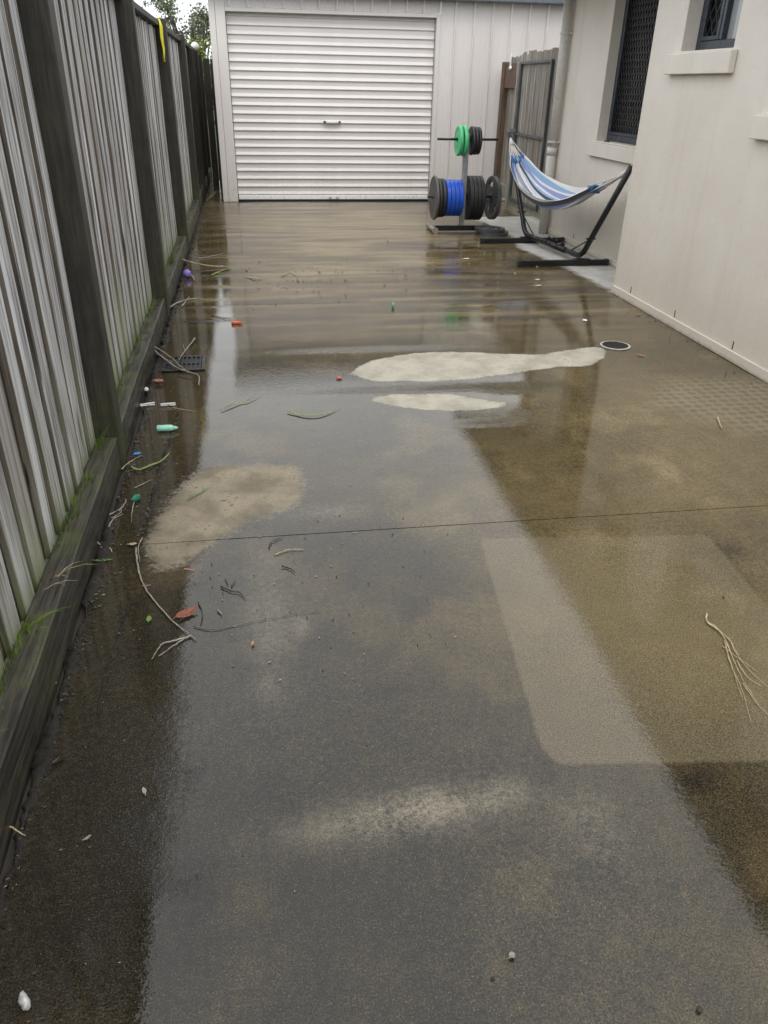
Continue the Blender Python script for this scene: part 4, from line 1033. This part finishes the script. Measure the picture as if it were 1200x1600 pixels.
twig([[(-0.757,7.190), (-0.615,7.071), (-0.447,7.006), (-0.337,7.026)]], .007, 'straw', 'long pale stem above the purple ball', zs=[.05, .03, .01, .004])
twig([[(-0.685,5.584), (-0.621,5.780), (-0.513,5.887), (-0.416,5.821)], [(-0.590,5.666), (-0.560,5.950)]], .006, 'grey', 'pale stems in the wet below the purple ball')
twig([[(-0.586,6.633), (-0.551,6.488)]], .006, 'straw', 'short stick poking out under the purple ball', zs=[.012, .0])
twig([[(-0.580,7.409), (-0.469,7.492), (-0.345,7.671)]], .005, 'grey', 'thin stem lying in the far corner before the shed')
twig([[(-0.431,6.671), (-0.343,6.867), (-0.269,6.967)], [(-0.393,6.768), (-0.318,6.738)]], .006, 'blade', 'greenish stems at the edge of the far puddle')
twig([[(-0.374,5.402), (-0.307,5.346), (-0.235,5.274)]], .003, 'dark', 'thin dark stem left of the orange tube')
twig([[(-0.483,3.670), (-0.434,3.639), (-0.370,3.606)]], .002, 'straw', 'fine straw right of the second white peg')
twig([[(-0.556,2.804), (-0.523,2.840), (-0.497,2.871)]], .002, 'grey', 'fine stem above the green plastic scrap')
twig([[(2.188,3.237), (2.162,3.174), (2.137,3.112)]], .005, 'straw', 'short pale stick on the dotted mat print')
twig([[(-0.637,2.415), (-0.614,2.370), (-0.594,2.338)]], .003, 'grey', 'short stem in the crack at the slab joint')
leaf((-0.504,2.365), .03, .016, .1, 'straw', 'yellow leaf scrap on the slab joint near the edging', .4)
# dried frond at the right
fr = empty('dried_frond', (*(1.298,1.672), .003), label='dried straw coloured frond with loose strands at the right edge', cat='frond')
f0 = V3((1.298,1.672), .0)
def strand(nm, pts, r):
    bm = bmesh.new(); twigmesh(bm, pts, r, f0, .003); obj(nm, bm, LM['straw'], fr, True)
strand('stem', [(1.295,1.730), (1.276,1.693), (1.287,1.667), (1.287,1.623), (1.279,1.588)], .0026)
strand('stem', [(1.273,1.687), (1.286,1.651), (1.296,1.604), (1.294,1.586)], .0024)
for p_ in ([(1.281,1.603), (1.252,1.528), (1.226,1.450), (1.194,1.358)], [(1.284,1.597), (1.259,1.513), (1.238,1.423), (1.227,1.337)], [(1.295,1.592), (1.282,1.539), (1.280,1.470), (1.291,1.395)],
           [(1.260,1.579), (1.274,1.531), (1.286,1.496), (1.299,1.459)], [(1.280,1.594), (1.241,1.502), (1.215,1.400), (1.172,1.286)], [(1.299,1.610), (1.293,1.575), (1.283,1.530)], [(1.267,1.513), (1.258,1.441), (1.278,1.404)],
           [(1.233,1.423), (1.225,1.349), (1.233,1.289)]):
    strand('strand', p_, .0014)
# yellow ribbon over the fence, plastic on the far post
MT['yellow'] = plain('yellow_fabric', (.72, .66, .02), .6, var=.15)
bm = bmesh.new(); rows = []
yb = 7.70; xb = fx(yb)
path = [(-.15, 1.78), (-.145, 1.868), (-.09, 1.872), (-.040, 1.868), (-.030, 1.82), (-.034, 1.74), (-.03, 1.66), (-.036, 1.60), (-.032, 1.565)]
for i, (a, z) in enumerate(path):
    wd = .11 if i < 5 else (.10, .085, .08, .05)[i-5]
    rows.append([bm.verts.new((xb+a+.008*math.sin(k*1.9+i), yb+(k/5-.5)*wd+.01*math.sin(i*1.3), z+.004*math.sin(k*2+i))) for k in range(6)])
for a, b in zip(rows, rows[1:]):
    for k in range(5): bm.faces.new((a[k], a[k+1], b[k+1], b[k]))
o = obj('ribbon', bm, MT['yellow'], None, True, label='yellow fabric ribbon hanging over the top of the fence', cat='ribbon'); md_ = o.modifiers.new('t', 'SOLIDIFY'); md_.thickness = .003
ob = blob('plastic_cup', (fx(13.3)-.03, 13.4), (.06, .06, .055), MT['white'], 'round white plastic thing on top of the last fence post by the shed', 'plastic cup', .12, 0); ob.location.z += 1.825
# tufts of grass along the edging
def tuft(y, n, h, label, dx=-.055, z=.14, lean=.5, m='moss'):
    root_ = Vector((fx(y)+dx, y, z)); bm = bmesh.new(); rnd = random.Random(int(y*100))
    for k in range(n):
        a = rnd.uniform(-1.4, 1.0); L = h*rnd.uniform(.5, 1.2); b = Vector((rnd.uniform(-.02, .012), rnd.uniform(-.05, .05), 0)); s = Vector((-math.sin(a), math.cos(a), 0))*.0025
        rows = []
        for q in (0, .35, .7, 1.):
            c = b+Vector((math.cos(a)*L*q*lean, math.sin(a)*L*q*.6, L*q*(1-.55*q*lean)))
            rows.append((bm.verts.new(c+s*(1.05-q)), bm.verts.new(c-s*(1.05-q))))
        for (p0, p1), (q0, q1) in zip(rows, rows[1:]): bm.faces.new((p0, p1, q1, q0))
    return obj('grass_tuft', bm, LM[m], None, True, root_, label=label, cat='grass tuft', group='grass growing along the edging')
tuft(1.74, 7, .10, 'grass tuft on the edging nearest the bottom left corner', lean=1.1)
tuft(1.93, 5, .10, 'yellowed grass tuft leaning over the edging above the nearest tuft', lean=1.2, m='straw')
tuft(2.35, 12, .06, 'mossy grass tuft on the edging level with the slab joint')
tuft(2.62, 12, .06, 'mossy grass tuft on the edging just before the second post')
tuft(2.92, 10, .09, 'dense green grass tuft at the foot of the second post')
tuft(6.55, 16, .16, 'tall grass tuft behind the purple ball', lean=.8)
tuft(8.3, 10, .10, 'grass tuft on the edging past the third post')
tuft(11.5, 40, .22, 'dry grass clump in the gap between shed and fence', dx=.05, z=.0, m='straw', lean=.9)
tuft(1.31, 8, .045, 'small leafy weed on the edging at the left edge', lean=.9, m='green')
# black silt washed into the crack by the edging and into the gutter line
MT['silt'] = plain('packed_silt', (.020, .017, .013), .75, var=.6, scale=60, bump=.6, bd=.004, spec=.3)
def silt(pts, wd, h, label, seed=1):
    c = catmull([V3(p, 0) for p in pts], 110); bm = bmesh.new(); rows = []; n = len(c); rnd = random.Random(seed)
    for i, p_ in enumerate(c):
        d = (c[min(i+1, n-1)]-c[max(i-1, 0)]).normalized(); s = Vector((-d.y, d.x, 0))
        e = min(1, 4*i/n, 4*(n-1-i)/n)
        k = max(.02, (.55+.8*mnoise.noise((p_.x*9, p_.y*9, seed))+.55*mnoise.noise((p_.x*50, p_.y*50, seed))))*e
        off = s*.012*mnoise.noise((p_.y*11, seed, 3))
        rows.append([bm.verts.new(p_+off+s*wd*k*a+Vector((0, 0, b*h*k*rnd.uniform(.4, 1.4)+(-.006 if abs(a) == 1 else 0)))) for a, b in ((-1, 0), (-.6, .6), (-.2, 1), (.25, .9), (.65, .5), (1, 0))])
    for a, b in zip(rows, rows[1:]):
        for k in range(5): bm.faces.new((a[k], a[k+1], b[k+1], b[k]))
    return obj('silt', bm, MT['silt'], None, True, label=label, kind='stuff', cat='silt')
silt([(fx(y)+.014, y) for y in (.6, 1.2, 1.8, 2.4, 3.0)], .030, .010, 'black silt in the crack along the near edging')
silt([(fx(y)+.014, y) for y in (3.12, 4.0, 5.0, 6.0, 7.5, 9.5)], .028, .009, 'black silt in the crack along the far edging', 2)
silt([(-0.451,3.737), (-0.456,3.391), (-0.463,3.189), (-0.475,2.933), (-0.475,2.656), (-0.474,2.440), (-0.486,2.375)], .016, .006, 'black silt line running down past the curved grass blade', 3)
silt([(-0.473,2.081), (-0.473,1.979), (-0.479,1.870), (-0.487,1.755), (-0.486,1.625), (-0.482,1.485)], .012, .005, 'black silt line in the dark wet strip', 4)
# crumbs of leaf and bark: too many to count
def litter(n, fn, size, mats, label, seed):
    rnd = random.Random(seed); bm = bmesh.new()
    for _ in range(n):
        x, y = fn(rnd); s = size*rnd.uniform(.4, 1.5); a = rnd.uniform(0, 6.28); L = s*rnd.uniform(.8, 2.)*(.55 if y < 1.6 else 1); s *= (.6 if y < 1.6 else 1); d = Vector((math.cos(a), math.sin(a), 0)); q = Vector((-d.y, d.x, 0)); mi = rnd.randrange(len(mats))
        p_ = Vector((x, y, .0035)); t_ = Vector((0, 0, s*rnd.uniform(.3, .8)))
        v = [bm.verts.new(c) for c in (p_-d*L, p_+q*s*.6, p_+d*L, p_-q*s*.5, p_+t_+d*L*.2, p_+t_-d*L*.3)]
        for f in ((0, 1, 5), (1, 4, 5), (1, 2, 4), (2, 3, 4), (3, 5, 4), (3, 0, 5)):
            bm.faces.new([v[k] for k in f]).material_index = mi
    return obj('litter', bm, mats, None, label=label, kind='stuff', cat='litter')
def crack_pt(r):
    y = .55+9.*r.random()**1.5; return fx(y)+.012+abs(r.gauss(0, .016))*(1+mnoise.noise((y*6, 0, 0))), y
litter(1500, crack_pt, .0042, [LM['dark'], LM['dark'], MT['silt'], MT['silt'], LM['dark'], LM['twig']], 'packed clods of mud and rotten leaf in the crack along the edging', 11)
def line_pt(pts):
    c = catmull([V3(p) for p in pts], 12)
    def f(r):
        q = c[r.randrange(len(c))]; return q.x+r.gauss(0, .008), q.y+r.gauss(0, .03)
    return f
litter(260, line_pt([(-0.451,3.737), (-0.463,3.189), (-0.475,2.656), (-0.486,2.375)]), .0035, [LM['dark'], MT['silt'], LM['twig']], 'crumbs along the silt line past the curved grass blade', 12)
litter(120, line_pt([(-0.473,2.081), (-0.479,1.870), (-0.486,1.625), (-0.482,1.485)]), .003, [LM['dark'], MT['silt']], 'crumbs along the silt line in the dark wet strip', 13)
LMS = [LM['dark'], LM['dark'], LM['dark'], LM['twig'], LM['twig'], LM['grey']]
def edge_pt(r):
    y = .5+9.5*r.random()**1.3; return fx(y)+.03+abs(r.gauss(0, .09)), y
litter(420, edge_pt, .0034, LMS, 'scattered crumbs of bark and straw along the timber edging', 1)
litter(160, lambda r: (.05+r.gauss(0, .28), 1.95+r.gauss(0, .45)), .003, [LM['dark'], LM['dark'], LM['twig'], LM['straw']], 'dark leaf crumbs around the drying patch', 2)
litter(90, lambda r: (r.uniform(-.2, 1.2), 6.6+r.gauss(0, .45)), .0075, [LM['dark'], LM['dark'], LM['twig']], 'dark crumbs on the wet before the shed', 3)
litter(70, lambda r: (r.uniform(1.2, 2.6), 6.7+r.gauss(0, .6)), .007, [LM['dark'], LM['twig'], LM['straw']], 'crumbs and straw before the hammock stand', 4)
litter(140, lambda r: (r.uniform(-.5, 2.5), r.uniform(.4, 5.)), .0022, [LM['dark'], LM['grey'], LM['straw']], 'fine grit strewn over the whole driveway', 5)
litter(60, lambda r: (2.72-abs(r.gauss(0, .05)), r.uniform(3.2, 5.8)), .005, [LM['dark'], LM['twig']], 'dirt crumbs along the foot of the house wall', 6)

# moss and short weeds where the palings meet the edging
bm = bmesh.new(); rnd = random.Random(21)
for _ in range(1100):
    y = .7+7.5*rnd.random()**1.6
    if mnoise.noise((y*2.3, 4, 0)) < -.08: continue
    b = Vector((fx(y)-.086+abs(rnd.gauss(0, .012)), y, .139)); L = rnd.uniform(.008, .034); a = rnd.uniform(-1.5, 1.5); s_ = Vector((-math.sin(a), math.cos(a), 0))*.0016
    t1 = b+Vector((math.cos(a)*L*.5, math.sin(a)*L*.5, L)); m1 = b.lerp(t1, .5)+Vector((0, 0, L*.15))
    v = [bm.verts.new(p_) for p_ in (b-s_, b+s_, m1+s_*.8, m1-s_*.8, t1)]
    bm.faces.new(v[:4]); bm.faces.new((v[3], v[2], v[4]))
obj('moss', bm, LM['moss'], None, True, label='short moss and weeds where the palings meet the edging', kind='stuff', cat='moss')
